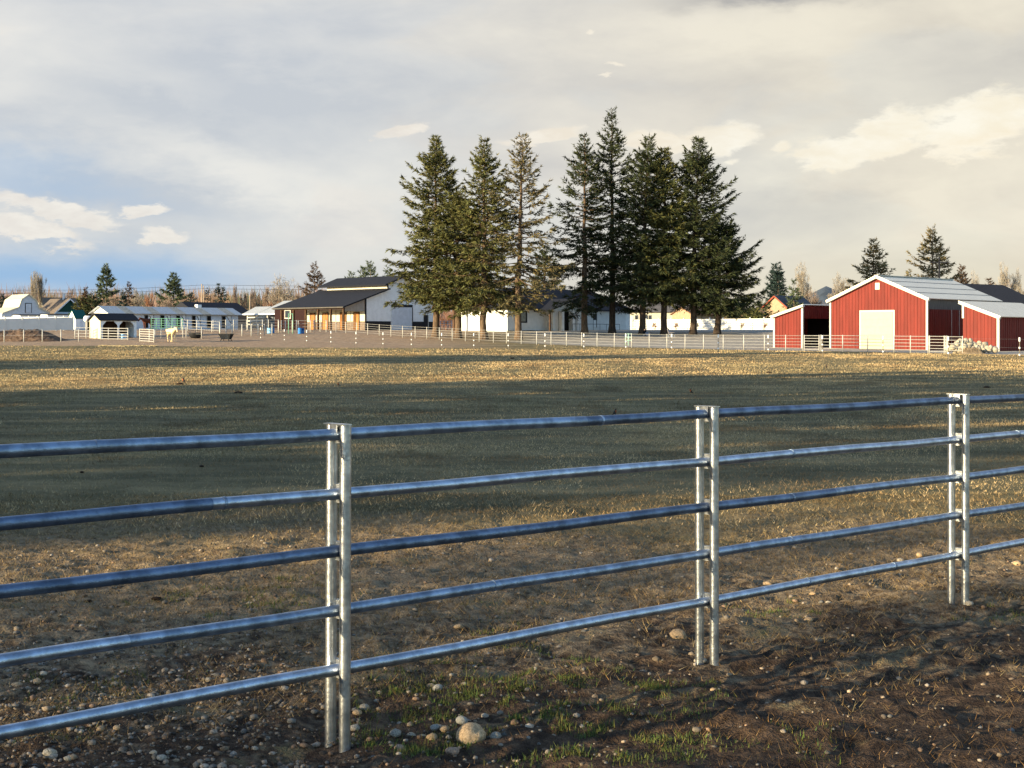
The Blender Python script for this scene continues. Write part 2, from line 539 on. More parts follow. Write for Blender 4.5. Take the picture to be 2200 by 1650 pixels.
# ------------------------------------------------------------------ ground
def axis(fine0, fine1, step, lo, hi, g=1.09):
    a = list(np.arange(fine0, fine1 + 1e-6, step))
    s, v = step, fine1
    while v < hi: s *= g; v += s; a.append(v)
    s, v, pre = step, fine0, []
    while v > lo: s *= g; v -= s; pre.append(v)
    return np.array(pre[::-1] + a)


def micro(x, y):
    k = sstep(22, 13, y) * sstep(-2, 3, y)
    h = (fbm(x * 2.2, y * 2.2, 3, 31) - .5) * .08 + (fbm(x * 9, y * 9, 3, 77) - .5) * .065 + (fbm(x * 26, y * 26, 2, 99) - .5) * .036
    return h * k


gx = axis(-5.2, 6.0, .05, -4500, 4500)
gy = axis(4.3, 14.0, .05, -800, 6000)
GX, GY = np.meshgrid(gx, gy)
GZ = terr(GX, GY) + micro(GX, GY) - 0.004
nx, ny = len(gx), len(gy)
idx = np.arange(nx * ny).reshape(ny, nx)
quads = np.stack([idx[:-1, :-1].ravel(), idx[:-1, 1:].ravel(), idx[1:, 1:].ravel(), idx[1:, :-1].ravel()], 1)
gmesh = npmesh('ground', np.stack([GX.ravel(), GY.ravel(), GZ.ravel()], 1), quads, ground_material(), smooth=True)
ground = tag(link('ground', gmesh), 'brown winter pasture and bare dirt running back to the farm', kind='structure')


def gz(x, y): return terr(x, y) + micro(np.asarray(x, float), np.asarray(y, float))


# low wooded hill on the skyline at the right
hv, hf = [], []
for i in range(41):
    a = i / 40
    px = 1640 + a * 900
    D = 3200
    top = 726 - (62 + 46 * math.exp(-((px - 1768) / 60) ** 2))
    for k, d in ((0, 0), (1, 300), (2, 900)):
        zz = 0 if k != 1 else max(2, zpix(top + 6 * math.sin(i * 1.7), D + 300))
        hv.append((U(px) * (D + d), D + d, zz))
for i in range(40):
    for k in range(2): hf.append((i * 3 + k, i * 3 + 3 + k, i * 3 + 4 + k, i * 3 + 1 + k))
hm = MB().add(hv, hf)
tag(hm.build('hills', M['hazy_hill'], smooth=True), 'low wooded hill on the far skyline', kind='structure')

# ------------------------------------------------------------------ buildings (local x = E2, local y = E1; lit faces look along -y)
def bld(name, label, cat, px, D, dz=0.0, z=None, group=None):
    p = G(px, D, dz)
    if z is not None: p.z = z
    return thing(name, label, cat, p, GA, group)


def bx(parent, name, m, *b):
    return MB().box(*b).build(name, m, parent)


def ribbed(prof_fn, axis, a, b, c, z0, step, depth, out, m=None):
    """sheet of ribbed metal: thin slab from a to b with upright ribs; prof_fn(t) = top height"""
    m = m or MB()
    n = max(1, int(round((b - a) / step)))
    for i in range(n):
        t0, t1 = a + (b - a) * i / n, a + (b - a) * (i + 1) / n
        w = (t1 - t0)
        for (s, e, d) in ((t0, t0 + w * .72, 0.0), (t0 + w * .72, t1, depth)):
            lo, hi = (c, c + out * (d + .03))
            if axis == 'x':
                m.add([(s, lo, z0), (e, lo, z0), (e, hi, z0), (s, hi, z0), (s, lo, prof_fn(s)), (e, lo, prof_fn(e)), (e, hi, prof_fn(e)), (s, hi, prof_fn(s))],
                      [(0, 3, 2, 1), (4, 5, 6, 7), (0, 1, 5, 4), (1, 2, 6, 5), (2, 3, 7, 6), (3, 0, 4, 7)])
            else:
                m.add([(lo, s, z0), (lo, e, z0), (hi, e, z0), (hi, s, z0), (lo, s, prof_fn(s)), (lo, e, prof_fn(e)), (hi, e, prof_fn(e)), (hi, s, prof_fn(s))],
                      [(0, 3, 2, 1), (4, 5, 6, 7), (0, 1, 5, 4), (1, 2, 6, 5), (2, 3, 7, 6), (3, 0, 4, 7)])
    return m


def red_barn():
    t = bld('red_barn', 'big red metal barn with white garage door and pale gable roof', 'barn', 1993, 128)
    Lx, Ly, he, ha = 9.75, 13.2, 4.50, 6.50
    xm = -Lx / 2

    def top(x): return he + (ha - he) * (1 - abs(x - xm) / (Lx / 2))
    body = MB().prism([(-Lx + .05, -.4), (-.05, -.4), (-.05, he - .05), (xm, ha - .08), (-Lx + .05, he - .05)], 'y', .06, Ly)
    body.build('wall', M['red'], t)
    ribbed(top, 'x', -Lx, 0, 0.05, -.1, .33, .03, -1).build('front_siding', M['red'], t)
    side = MB()
    ribbed(lambda y: he - .95, 'y', 0, Ly, -.05, -.1, .33, .03, 1, side)
    side.build('side_siding', M['red'], t)
    band = MB().box(-.05, .01, .1, Ly, he - .95, he - .02)
    band.build('skylight_band', mat('translucent_eave_panel', (.11, .10, .085), .6, 0, .35, 5, stretch=(1, 3, .3)), t)
    for y in (4.2, 5.6):
        bx(t, 'post', M['pipe_white'], .0, .035, y, y + .05, 0, he - .95)
    # roof: four courses a side, slightly stepped
    for sgn in (-1, 1):
        x_e = xm + sgn * (Lx / 2 + .28)
        ze = he - .28 * (ha - he) / (Lx / 2)
        for k in range(4):
            a, b = k / 4, (k + 1) / 4
            f = lambda s: (x_e + (xm - x_e) * s, ze + (ha + .02 - ze) * s)
            (xa, za), (xb, zb) = f(a), f(b - .012)
            h = .10 + .035 * (3 - k) * 0
            MB().slab((xa, -.32, za + h), (xa, Ly + .3, za + h), (xb, Ly + .3, zb + h), (xb, -.32, zb + h), .07).build('roof_panel', M['roofw'], t)
            if k < 3:
                (xc, zc) = f(b)
                MB().slab((xb - sgn * .02, -.3, zb + h + .03), (xb - sgn * .02, Ly + .28, zb + h + .03), (xc - sgn * .03, Ly + .28, zc + h + .03), (xc - sgn * .03, -.3, zc + h + .03), .05).build('roof_seam', M['seam'], t)
        MB().slab((x_e, -.35, ze + .03), (x_e, -.02, ze + .03), (xm, -.02, ha + .06), (xm, -.35, ha + .06), .20).build('rake_trim', M['trim'], t)
    MB().box(xm - .2, xm + .2, -.3, Ly + .3, ha + .09, ha + .15).build('ridge_cap', M['trim'], t)
    bx(t, 'corner_trim', M['trim'], -.14, .05, -.06, .02, 0, he - .1)
    bx(t, 'corner_trim', M['trim'], -Lx - .05, -Lx + .11, -.06, .02, 0, he - .1)
    # garage door, picture columns 1851-1921
    d = MB()
    d.box(-6.55, -3.33, -.045, .01, 0, 3.38)
    fr = bx(t, 'door_frame', M['trim'], -6.7, -3.18, -.035, .0, 0, 3.52)
    door = d.build('garage_door', mat('cream_garage_door', (.47, .42, .28), .7, 0, .03), t)
    for k in range(5):
        bx(door, 'door_panel', MATS['cream_garage_door'], -6.52, -3.36, -.07, -.045, .03 + k * .67, .66 + k * .67)
    v = bx(t, 'gable_vent', M['trim'], xm - .22, xm + .22, -.07, .01, 5.35, 5.95)
    # lean-to shelter on the left
    t2 = bld('run_in_shed', 'narrow red open-sided shed left of the big red barn', 'shed', 1724, 137)
    Lx, Ly, h0, h1 = 3.15, 5.6, 3.95, 3.0

    def top2(x): return h0 + (h1 - h0) * (-x / Lx)
    ribbed(top2, 'x', -Lx, 0, 0.05, -.2, .33, .03, -1).build('front_siding', M['red'], t2)
    MB().box(-Lx, -Lx + .05, .05, Ly, -.2, h1 - .05).build('wall', M['red'], t2)
    MB().prism([(-Lx, -.2), (-.02, -.2), (-.02, h0), (-Lx, h1)], 'y', Ly, Ly + .06).build('wall', M['dark'], t2)  # back wall coloured near-black for the shade inside
    ribbed(lambda y: h0 - .05, 'y', .1, Ly, -.06, 2.75, .33, .03, 1).build('header_siding', M['red'], t2)
    MB().slab((.25, -.3, h0 + .12), (.25, Ly + .3, h0 + .12), (-Lx - .3, Ly + .3, h1 + .0), (-Lx - .3, -.3, h1 + .0), .06).build('roof', M['roofw'], t2)
    MB().slab((.2, -.33, h0 + .09), (.2, -.02, h0 + .09), (-Lx - .2, -.02, h1 - .0), (-Lx - .2, -.33, h1 - .0), .22).build('rake_trim', M['trim'], t2)
    bx(t2, 'corner_trim', M['trim'], -.10, .08, -.06, .1, 0, h0 - .05)
    bx(t2, 'corner_trim', M['trim'], -Lx - .05, -Lx + .12, -.06, .06, 0, h1 - .05)
    bx(t2, 'post', M['wood'], -.15, .0, Ly - .9, Ly - .75, 0, 2.75)
    # lean-to on the right
    t3 = bld('lean_to_shed', 'red shed with sloping pale roof cut off by the right edge', 'shed', 2146, 122)
    Lx, Ly, h0, h1 = 3.2, 11.0, 2.85, 4.02

    def top3(x): return h0 + (h1 - h0) * (-x / Lx)
    ribbed(top3, 'x', -Lx, 0, 0.05, -.2, .33, .03, -1).build('front_siding', M['red'], t3)
    ribbed(lambda y: h0 - .02, 'y', 0, Ly, -.05, -.2, .33, .03, 1).build('side_siding', M['red'], t3)
    MB().box(-Lx, -Lx + .05, .05, Ly, -.2, h1 - .05).build('wall', M['red'], t3)
    MB().slab((.3, -.3, h0 + .02), (.3, Ly + .3, h0 + .02), (-Lx - .25, Ly + .3, h1 + .2), (-Lx - .25, -.3, h1 + .2), .06).build('roof', M['roofw'], t3)
    MB().slab((.25, -.33, h0 - .01), (.25, -.02, h0 - .01), (-Lx - .2, -.02, h1 + .16), (-Lx - .2, -.33, h1 + .16), .22).build('rake_trim', M['trim'], t3)
    bx(t3, 'corner_trim', M['trim'], -.16, .06, -.06, .06, 0, h0 - .05)
    bx(t3, 'corner_trim', M['trim'], -Lx - .06, -Lx + .12, -.06, .06, 2.75, h1 - .05)


def white_barn():
    t = bld('horse_barn', 'white barn with long black roof, raised clerestory and orange stall doors', 'barn', 785, 187)
    L = 12.35
    eave = lambda y: 2.86 + .31 * (y + 4.0)
    yn0, yn1, ya = 3.7, 8.85, 6.27
    hn, ha = 6.05, 6.98
    prof = [(0.0, -.5), (12.5, -.5), (12.5, eave(0)), (yn1, eave(3.7)), (yn1, hn), (ya, ha), (yn0, hn), (yn0, eave(3.7)), (0, eave(0))]
    MB().prism(prof, 'x', -L, 0).build('wall', M['white'], t)
    # gable end cladding: wainscot and corner boards
    bx(t, 'wainscot', M['black'], -.02, .05, .06, 4.2, -.1, 1.12)
    bx(t, 'wainscot', M['black'], -.02, .05, 7.95, 9.9, -.1, 1.12)
    bx(t, 'wainscot', M['black'], -.02, .05, 10.75, 12.5, -.1, 1.12)
    bx(t, 'corner_trim', M['black'], -.05, .06, -.06, .14, -.1, eave(0) - .1)
    d = bx(t, 'sliding_door', M['shade_blue_wall'], .02, .10, 4.35, 7.8, 0, 2.95)
    bx(d, 'door_track', M['black'], .03, .12, 4.3, 7.9, 2.97, 3.3)
    bx(d, 'door_edge', M['black'], .03, .11, 7.8, 7.95, 0, 2.95)
    sd = bx(t, 'door', M['black'], .02, .09, 9.9, 10.62, -.05, 2.0)
    bx(sd, 'door_frame', M['trim'], .02, .08, 10.62, 10.74, -.05, 2.02)
    lp = MB().tube([(.02, ya, 4.5), (.14, ya, 4.5)], .2, 12).build('yard_light', M['lamp_white'], t)
    # lit long side, set back under the porch roof
    s = MB()
    s.box(-L, 0, -.045, 0, 1.12, 2.55)
    s.build('cream_panel_wall', M['cream'], t)
    bx(t, 'wainscot', M['wains'], -L, 0, -.06, .0, -.2, 1.1)
    for x0, x1 in ((-2.12, -1.18), (-4.82, -3.8), (-8.5, -7.45), (-11.1, -10.2)):
        dd = bx(t, 'stall_door', M['orange'], x0, x1, -.13, -.065, 0, 2.18)
        bx(dd, 'door_frame', M['wood'], x0 - .12, x0, -.15, -.065, 0, 2.3)
        bx(dd, 'door_frame', M['wood'], x1, x1 + .12, -.15, -.065, 0, 2.3)
        bx(dd, 'door_frame', M['wood'], x0, x1, -.15, -.065, 2.18, 2.3)
    for x in (-2.9, -5.9, -6.8, -9.4): bx(t, 'panel_joint', M['wains'], x, x + .05, -.07, -.046, 1.12, 2.55)
    py = -3.45
    for x in (-.1, -2.65, -5.2, -7.75, -10.3, -12.9):
        p = bx(t, 'porch_post', M['wood'], x - .11, x + .11, py - .11, py + .11, -.1, eave(py) - .25)
        if x > -.5:
            MB().tube([(x, py + .1, 1.9), (x, py + .7, 2.35), (x, py + .75, eave(py + .7) - .3)], .05, 5).build('brace', M['black'], p)
    # porch end wall (shaded grey triangle) and header beam
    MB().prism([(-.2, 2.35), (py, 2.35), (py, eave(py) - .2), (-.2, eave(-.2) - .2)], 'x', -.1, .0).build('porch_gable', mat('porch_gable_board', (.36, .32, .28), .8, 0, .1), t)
    bx(t, 'porch_beam', M['wood'], -13.2, -.1, py - .1, py + .1, eave(py) - .42, eave(py) - .2)
    # roofs
    MB().slab((.55, -4.0, eave(-4) + .05), (.55, yn0, eave(yn0) + .12), (-14.1, yn0, eave(yn0) + .12), (-14.1, -4.0, eave(-4) + .05), .16).build('porch_roof', M['navy'], t)
    MB().slab((.55, 13.4, eave(-.9) + .05), (.55, yn1, eave(yn0) + .12), (-14.1, yn1, eave(yn0) + .12), (-14.1, 13.4, eave(-.9) + .05), .16).build('rear_roof', M['navy'], t)
    bx(t, 'gutter', mat('dark_gutter', (.10, .09, .08), .5, .3), -14.15, .6, -4.12, -4.0, eave(-4) - .12, eave(-4) + .02)
    o = .85
    k = (ha - hn) / (ya - yn0)
    MB().slab((.6, yn0 - o, hn - o * k + .1), (.6, ya, ha + .1), (-L - 1.1, ya, ha + .1), (-L - 1.1, yn0 - o, hn - o * k + .1), .18).build('clerestory_roof', M['navy'], t)
    MB().slab((.6, yn1 + o, hn - o * k + .1), (.6, ya, ha + .1), (-L - 1.1, ya, ha + .1), (-L - 1.1, yn1 + o, hn - o * k + .1), .18).build('clerestory_roof', M['navy'], t)
    bx(t, 'clerestory_wall', M['cream'], -L, -.02, yn0 - .04, yn0 + .0, eave(yn0) + .14, hn - .03)  # cream sheet paints warm sun onto the white clerestory
    bx(t, 'corner_trim', M['black'], -.05, .05, yn0 - .06, yn0 + .12, eave(yn0) + .14, hn)
    bx(t, 'corner_trim', M['black'], -.05, .05, yn1 - .12, yn1 + .06, eave(yn0) + .14, hn)


def house():
    t = bld('white_house', 'low white house with dark roof behind the tall firs', 'house', 1090, 178)
    Lx, Ly, h = 8.1, 23.0, 2.86
    bx(t, 'wall', M['white'], -Lx, 0, 0, Ly, -.4, h)
    bx(t, 'foundation', M['black'], -.02, .05, .05, Ly, -.4, .12)
    for k in range(40):
        y = 14.2 + k * .2
        if y < Ly - .1: bx(t, 'batten', M['white'], 0, .035, y, y + .05, .15, h)
    # hip roof
    o, zr = .6, 5.45
    a, b, c, d = (-Lx - o, -o, h - .08), (o, -o, h - .08), (o, Ly + o, h - .08), (-Lx - o, Ly + o, h - .08)
    r0, r1 = (-Lx / 2, 3.2, zr), (-Lx / 2, Ly - 3.2, zr)
    rf = MB()
    low = [(p[0], p[1], p[2] - .14) for p in (a, b, c, d)]
    rf.add([a, b, c, d, r0, r1] + low, [(0, 1, 4), (1, 2, 5, 4), (2, 3, 5), (3, 0, 4, 5), (0, 6, 7, 1), (1, 7, 8, 2), (2, 8, 9, 3), (3, 9, 6, 0), (9, 8, 7, 6)])
    rf.build('roof', M['navy'], t)
    w = bx(t, 'window', M['black'], .0, .06, 1.3, 3.4, 1.05, 2.5)
    bx(w, 'pane', mat('curtained_glass', (.16, .17, .16), .2, 0, .3, 3, spec=.6), .05, .075, 1.9, 3.1, 1.2, 2.35)
    # porch bay: stepped cream-lit piers, dark entry, gabled roof
    bx(t, 'porch_wall', M['white'], 0, 1.0, 7.0, 8.0, -.2, 2.7)
    bx(t, 'entry', M['dark'], .9, .98, 8.0, 9.9, 0, 2.45)  # dark sheet stands in for the shaded recess
    bx(t, 'entry_door', M['wains'], .98, 1.03, 8.2, 9.0, 0, 2.1)
    for y in (8.05, 10.0, 10.9): bx(t, 'porch_pier', M['white'], 1.0, 1.55, y, y + .42, -.2, 2.5)
    bx(t, 'porch_wall', M['white'], 0, 1.0, 9.95, 12.4, -.2, 2.7)
    bx(t, 'porch_pier', M['white'], 0, .75, 13.0, 13.7, -.2, 2.6)
    bx(t, 'downspout', M['black'], 1.0, 1.08, 12.3, 12.42, -.1, 2.6)
    pw = bx(t, 'window', M['black'], .0, .06, 15.6, 16.3, .55, 2.3)
    bx(pw, 'pane', M['lamp_white'], .05, .075, 15.62, 16.15, .55, 1.5)
    bx(t, 'wall_lamp', M['black'], .0, .12, 14.0, 14.15, 1.95, 2.3)
    yr, xo = 9.6, 2.6
    MB().slab((xo, 4.6, 2.55), (xo, yr, 4.1), (-2.5, yr, 4.1), (-2.5, 4.6, 2.55), .14).build('porch_roof', M['navy'], t)
    MB().slab((xo, 13.6, 2.85), (xo, yr, 4.1), (-2.5, yr, 4.1), (-2.5, 13.6, 2.85), .14).build('porch_roof', M['navy'], t)
    MB().prism([(5.0, 2.45), (13.2, 2.7), (yr, 3.85)], 'x', 1.0, 1.05).build('porch_gable', M['white'], t)
    p = bx(t, 'porch_post', M['wood'], 2.2, 2.36, 5.0, 5.16, -.2, 2.5)
    # railings
    r = MB()
    for z in (.95,): r.tube([(1.6, 10, z), (1.6, 19, z)], .025, 4)
    for k in range(8): r.tube([(1.6, 10 + k * 1.28, -.2), (1.6, 10 + k * 1.28, .95)], .02, 4)
    r.build('handrail', M['black'], t)
    # covered carport frame left of the house
    c = bld('carport', 'dark timber carport between the white barn and the house', 'carport', 957, 183)
    for x in (-1.6, 1.6):
        bx(c, 'post', M['wood'], x - .14, x + .14, -.14, .14, -.3, 2.7)
    bx(c, 'beam', M['wood'], -2.3, 2.3, -.2, 2.4, 2.7, 3.05)


def stable():
    N = 200.0
    t = bld('stable', 'long low pale stable with tin roof and a row of half doors', 'stable', 235, N)
    L, h, hr, dp = 20.9, 2.38, 3.22, 2.1
    MB().prism([(0, -.4), (-2 * dp, -.4), (-2 * dp, h), (-dp, hr), (0, h)], 'y', 0, L).build('wall', M['shade_blue_wall'], t)  # bluish colour puts shade into the front; the lit gable stays white
    MB().prism([(0, h - .7), (-2 * dp, h - .7), (-2 * dp, h), (-dp, hr), (0, h)], 'y', -.05, -.0).build('gable_board', M['white'], t)
    n = 16
    for i in range(n):
        a, b = -.5 + (L + 1.0) * i / n, -.5 + (L + 1.0) * (i + 1) / n
        if i % 5 in (2,): b2 = a + (b - a)
        rm = M['rust'] if i % 3 == 2 else M['tin']
        MB().slab((.55, a + .01, h - .13), (.55, b - .01, h - .13), (-dp, b - .01, hr + .06), (-dp, a + .01, hr + .06), .05 + .02 * (i % 2)).build('roof_panel', rm, t)
        MB().slab((-2 * dp - .5, a + .01, h - .13), (-2 * dp - .5, b - .01, h - .13), (-dp, b - .01, hr + .06), (-dp, a + .01, hr + .06), .05 + .02 * (i % 2)).build('roof_panel', rm, t)
    fy = lambda px: (U(px) * N - U(235) * N) / (.70 - .714 * U(px))
    for a, b, c, d in ((311, 318, 320, 329), (345, 353, 357, 365), (379, 386.5, 389, 398), (413, 420, 422, 430), (445, 453, 0, 0), (477, 484.5, 486, 495.5)):
        o = bx(t, 'stall_shade_sheet', M['dark'], .0, .03, fy(a), fy(b), .3, 2.05)  # dark sheet on the wall in place of a shaded opening
        bx(o, 'door_frame', M['seam'], .0, .05, fy(a) - .08, fy(a), .3, 2.12)
        if c:
            dr = bx(t, 'half_door', M['white'], .0, .06, fy(c), fy(d), .2, 2.05)
            y0, y1 = fy(c), fy(d)
            MB().tube([(.08, y0 + .05, 2.0), (.08, y1 - .05, 1.1)], .05, 4).build('brace', M['black'], dr)
            bx(dr, 'door_frame', M['black'], .0, .07, y1, y1 + .06, .2, 2.1)


def shelter():
    D = 160.0
    t = bld('open_shelter', 'small white run-in shelter with dark roof and two arched openings', 'shelter', 215.5, D)
    Lx, Ly, h, ha = 2.25, 4.45, 2.12, 2.72
    xm = -Lx / 2
    MB().prism([(-Lx, -.3), (0, -.3), (0, h), (xm, ha), (-Lx, h)], 'y', 0, .08).build('gable_wall', M['cream'], t)  # sunlit side of the white shelter, warm light put into its colour
    MB().prism([(-Lx, -.3), (0, -.3), (0, h), (xm, ha), (-Lx, h)], 'y', Ly - .08, Ly).build('wall', M['white'], t)
    bx(t, 'back_wall', M['wood'], -Lx, -Lx + .08, .08, Ly - .08, -.3, h)
    f = MB()
    for y0, y1 in ((.08, 2.2), (2.2, Ly - .08)):
        pass
    f.box(-.08, 0, .08, Ly - .08, h - .22, h)
    for y0, y1 in ((.08, .3), (2.1, 2.32), (Ly - .3, Ly - .08)): f.box(-.08, -.002, y0, y1, -.3, h - .22)
    for y, s in ((.3, 1), (2.1, -1), (2.32, 1), (Ly - .3, -1)):
        f.prism([(y, h - .22), (y + s * .45, h - .22), (y, h - .67)], 'x', -.08, -.004)
    f.build('arched_front', M['white'], t)
    MB().slab((.22, -.22, h - .08), (.22, Ly + .25, h - .08), (xm, Ly + .25, ha + .06), (xm, -.22, ha + .06), .09).build('roof', M['navy'], t)
    MB().slab((-Lx - .22, -.22, h - .08), (-Lx - .22, Ly + .25, h - .08), (xm, Ly + .25, ha + .06), (xm, -.22, ha + .06), .09).build('roof', M['navy'], t)


def gabled(name, label, cat, px, D, Lx, Ly, h, hr, ridge, wall, roof, over=.35, group=None, dz=0, gable=None, trim=None):
    """plain gabled building; near corner at px, D"""
    t = bld(name, label, cat, px, D, dz, group=group)
    if ridge == 'y':
        m = -Lx / 2
        MB().prism([(-Lx, -.4), (0, -.4), (0, h), (m, hr), (-Lx, h)], 'y', 0, Ly).build('wall', wall, t)
        k = (hr - h) / (Lx / 2)
        for s in (0, -Lx):
            e = over if s == 0 else -Lx - over
            MB().slab((e, -over, h - over * k + .1), (e, Ly + over, h - over * k + .1), (m, Ly + over, hr + .1), (m, -over, hr + .1), .12).build('roof', roof, t)
        if trim:
            for s in (0, -Lx):
                e = over if s == 0 else -Lx - over
                MB().slab((e, -over - .04, h - over * k + .06), (e, -over, h - over * k + .06), (m, -over, hr + .06), (m, -over - .04, hr + .06), .2).build('rake_trim', trim, t)
        if gable: MB().prism([(-Lx + .2, h), (-.2, h), (m, hr - .1)], 'y', -.05, 0).build('gable', gable, t)
    else:
        m = Ly / 2
        MB().prism([(0, -.4), (Ly, -.4), (Ly, h), (m, hr), (0, h)], 'x', -Lx, 0).build('wall', wall, t)
        k = (hr - h) / (Ly / 2)
        for e in (-over, Ly + over):
            MB().slab((over, e, h - over * k + .1), (-Lx - over, e, h - over * k + .1), (-Lx - over, m, hr + .1), (over, m, hr + .1), .12).build('roof', roof, t)
        if trim:
            for e in (-over, Ly + over):
                MB().slab((over, e, h - over * k + .06), (over + .04, e, h - over * k + .06), (over + .04, m, hr + .06), (over, m, hr + .06), .25).build('rake_trim', trim, t)
        if gable: MB().prism([(.2, h), (Ly - .2, h), (m, hr - .1)], 'x', 0, .05).build('gable', gable, t)
    return t


def left_buildings():
    # gambrel barn
    D = 300.0
    t = bld('gambrel_barn', 'white gambrel-roofed barn with a dark-framed loft door at far left', 'barn', 4, D - 4)
    f = lambda px: (U(px) - U(4)) * D / (.70 - .714 * U(px))
    z = lambda y: zpix(y, D) - zt(U(4) * D, D)
    pts = [(f(4), z(674)), (f(38.6), z(661)), (f(44.5), z(644)), (f(60), z(633)), (f(77), z(646)), (f(82.5), z(661)), (f(105), z(672))]
    MB().prism([(pts[0][0], -.4), (pts[-1][0], -.4)] + pts[::-1], 'x', -6.5, 0).build('wall', M['shade_blue_wall'], t)  # white barn given a bluish colour for its shaded front
    for i in range(6):
        (ya, za), (yb, zb) = pts[i], pts[i + 1]
        MB().slab((.3, ya, za + .12), (-6.8, ya, za + .12), (-6.8, yb, zb + .12), (.3, yb, zb + .12), .14).build('roof', mat('cream_metal_roof', (.62, .58, .44), .5, .1, .08, 1), t)
    w = bx(t, 'loft_door', M['black'], .0, .08, f(53), f(67), z(672), z(651))
    bx(w, 'pane', M['shade_blue_wall'], .06, .12, f(54.3), f(65.6), z(672), z(652.5))
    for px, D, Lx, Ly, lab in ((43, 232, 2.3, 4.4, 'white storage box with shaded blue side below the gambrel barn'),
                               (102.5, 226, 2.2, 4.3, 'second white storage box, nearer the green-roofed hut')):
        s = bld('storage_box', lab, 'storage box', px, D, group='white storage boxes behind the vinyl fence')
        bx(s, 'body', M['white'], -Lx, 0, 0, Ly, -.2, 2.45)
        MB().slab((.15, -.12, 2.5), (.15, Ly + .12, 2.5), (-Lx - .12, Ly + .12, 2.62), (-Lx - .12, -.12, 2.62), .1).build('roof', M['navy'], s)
    # hut with green roof
    D = 215.0
    h = bld('garden_hut', 'little white hut with steep green roof beside the open shelter', 'hut', 162.5, D)
    zz = lambda y: zpix(y, D) - zt(U(162.5) * D, D)
    Lx, Ly = 2.05, 1.75
    MB().prism([(-Lx, -.3), (0, -.3), (0, zz(684)), (-Lx * .5, zz(666.5)), (-Lx, zz(680))], 'y', 0, Ly).build('wall', M['white'], h)
    MB().slab((.1, -.08, zz(684.5)), (.1, Ly + .1, zz(684.5)), (-Lx * .5, Ly + .1, zz(665.5)), (-Lx * .5, -.08, zz(665.5)), .08).build('roof', M['greenroof'], h)
    MB().slab((-Lx - .1, -.08, zz(681)), (-Lx - .1, Ly + .1, zz(681)), (-Lx * .5, Ly + .1, zz(665.5)), (-Lx * .5, -.08, zz(665.5)), .08).build('roof', M['greenroof'], h)
    bx(h, 'door', M['shade_blue_wall'], .0, .05, .7, 1.2, -.1, zz(688))
    # far houses
    g = gabled('green_house', 'blue-green house with dark green gable and brown roof', 'house', 118, 330, 8, 7.0, 4.6, 7.6, 'x', M['paleblue'], M['shingle'], .5, gable=M['dkgreen'], trim=M['shade_blue_wall'])
    bx(g, 'chimney', M['shade_blue_wall'], -2.5, -2.1, 3.2, 3.6, 7.0, 8.8)
    gabled('yellow_house', 'yellow house with brown roof behind the gambrel barn', 'house', 97, 350, 3.2, 9, 5.6, 8.3, 'y', M['yellow'], M['shingle'], .4, trim=M['trim'])
    b = bld('dark_roofed_house', 'wide house with black roof behind the stable', 'house', 425, 260)
    bx(b, 'wall', M['wains'], -9, 0, 0, 11, -.4, 3.2)
    rf = MB(); o = .5
    rf.prism([(o, 3.1), (-9 - o, 3.1), (-4.5, 5.25)], 'y', -o, 11.5)
    rf.build('roof', M['navy'], b)
    bx(b, 'dormer', M['white'], -2.6, -1.7, 1.1, 1.9, 3.6, 4.75)
    # white-roofed shed left of the horse barn
    D = 214.0
    s = bld('hay_shed', 'grey open shed with a bright white sloping roof', 'shed', 617, D)
    Lx, Ly, h0, h1 = 9.0, 3.9, 2.15, 3.85
    s.scale = (1.157, 1.157, 1.157)
    bx(s, 'back_wall', M['seam'], -Lx, 0, Ly - .1, Ly, -.3, h0)
    bx(s, 'inner_wall', mat('slate_board_wall', (.15, .17, .20), .8, 0, .2, 3), -5.2, 0, 1.2, 1.3, -.3, h0)
    for x in (-.1, -2.2, -4.6, -6.8, -Lx + .1): bx(s, 'post', M['pipe_white'], x - .08, x + .08, .3, .46, -.3, h0 - .05)
    bx(s, 'side_wall', M['cream'], -Lx, -Lx + .08, .4, Ly, -.3, h0 - .05)
    for k in range(3): bx(s, 'rail_board', M['pipe_white'], -Lx + .2, -5.2, .28, .34, .7 + .45 * k, .85 + .45 * k)
    MB().slab((.6, -.2, h0 + .05), (-5.9, -.2, h0 + .0), (-5.9, Ly, h1), (.6, Ly, h1), .08).build('roof', M['roofw'], s)
    MB().slab((-5.95, -.2, h0 + .0), (-Lx - .3, -.2, h0 - .02), (-Lx - .3, 1.9, h0 + .95), (-5.95, 1.9, h0 + .95), .08).build('roof', M['roofw'], s)
    bx(s, 'fascia', M['shade_blue_wall'], -Lx - .3, .6, -.26, -.2, h0 - .16, h0 - .02)
    # maroon building glimpsed under the horse barn's porch
    m = gabled('maroon_shed', 'dark maroon shed half hidden behind the white barn porch', 'shed', 655, 206, 7, 4, 3.0, 3.7, 'x', M['maroon'], M['navy'], .2)
    ww = bx(m, 'window', M['trim'], -4.6, -3.2, -.06, 0, 1.6, 2.9)
    bx(ww, 'pane', M['glass'], -4.45, -3.35, -.09, -.06, 1.75, 2.75)
    # propane tank
    tk = bld('propane_tank', 'white rounded tank between the green-roofed hut and shelter', 'tank', 191, 205)
    v = MB()
    prof = [(-.75, .05), (-.7, .3), (-.55, .45), (.55, .45), (.7, .3), (.75, .05)]
    pts = []
    n = 10
    vs = [(0 + r * math.cos(2 * math.pi * j / n), a, 1.55 + r * math.sin(2 * math.pi * j / n)) for a, r in prof for j in range(n)]
    fs = [(i * n + j, i * n + (j + 1) % n, (i + 1) * n + (j + 1) % n, (i + 1) * n + j) for i in range(5) for j in range(n)]
    v.add(vs, fs).build('vessel', M['lamp_white'], tk, smooth=True)
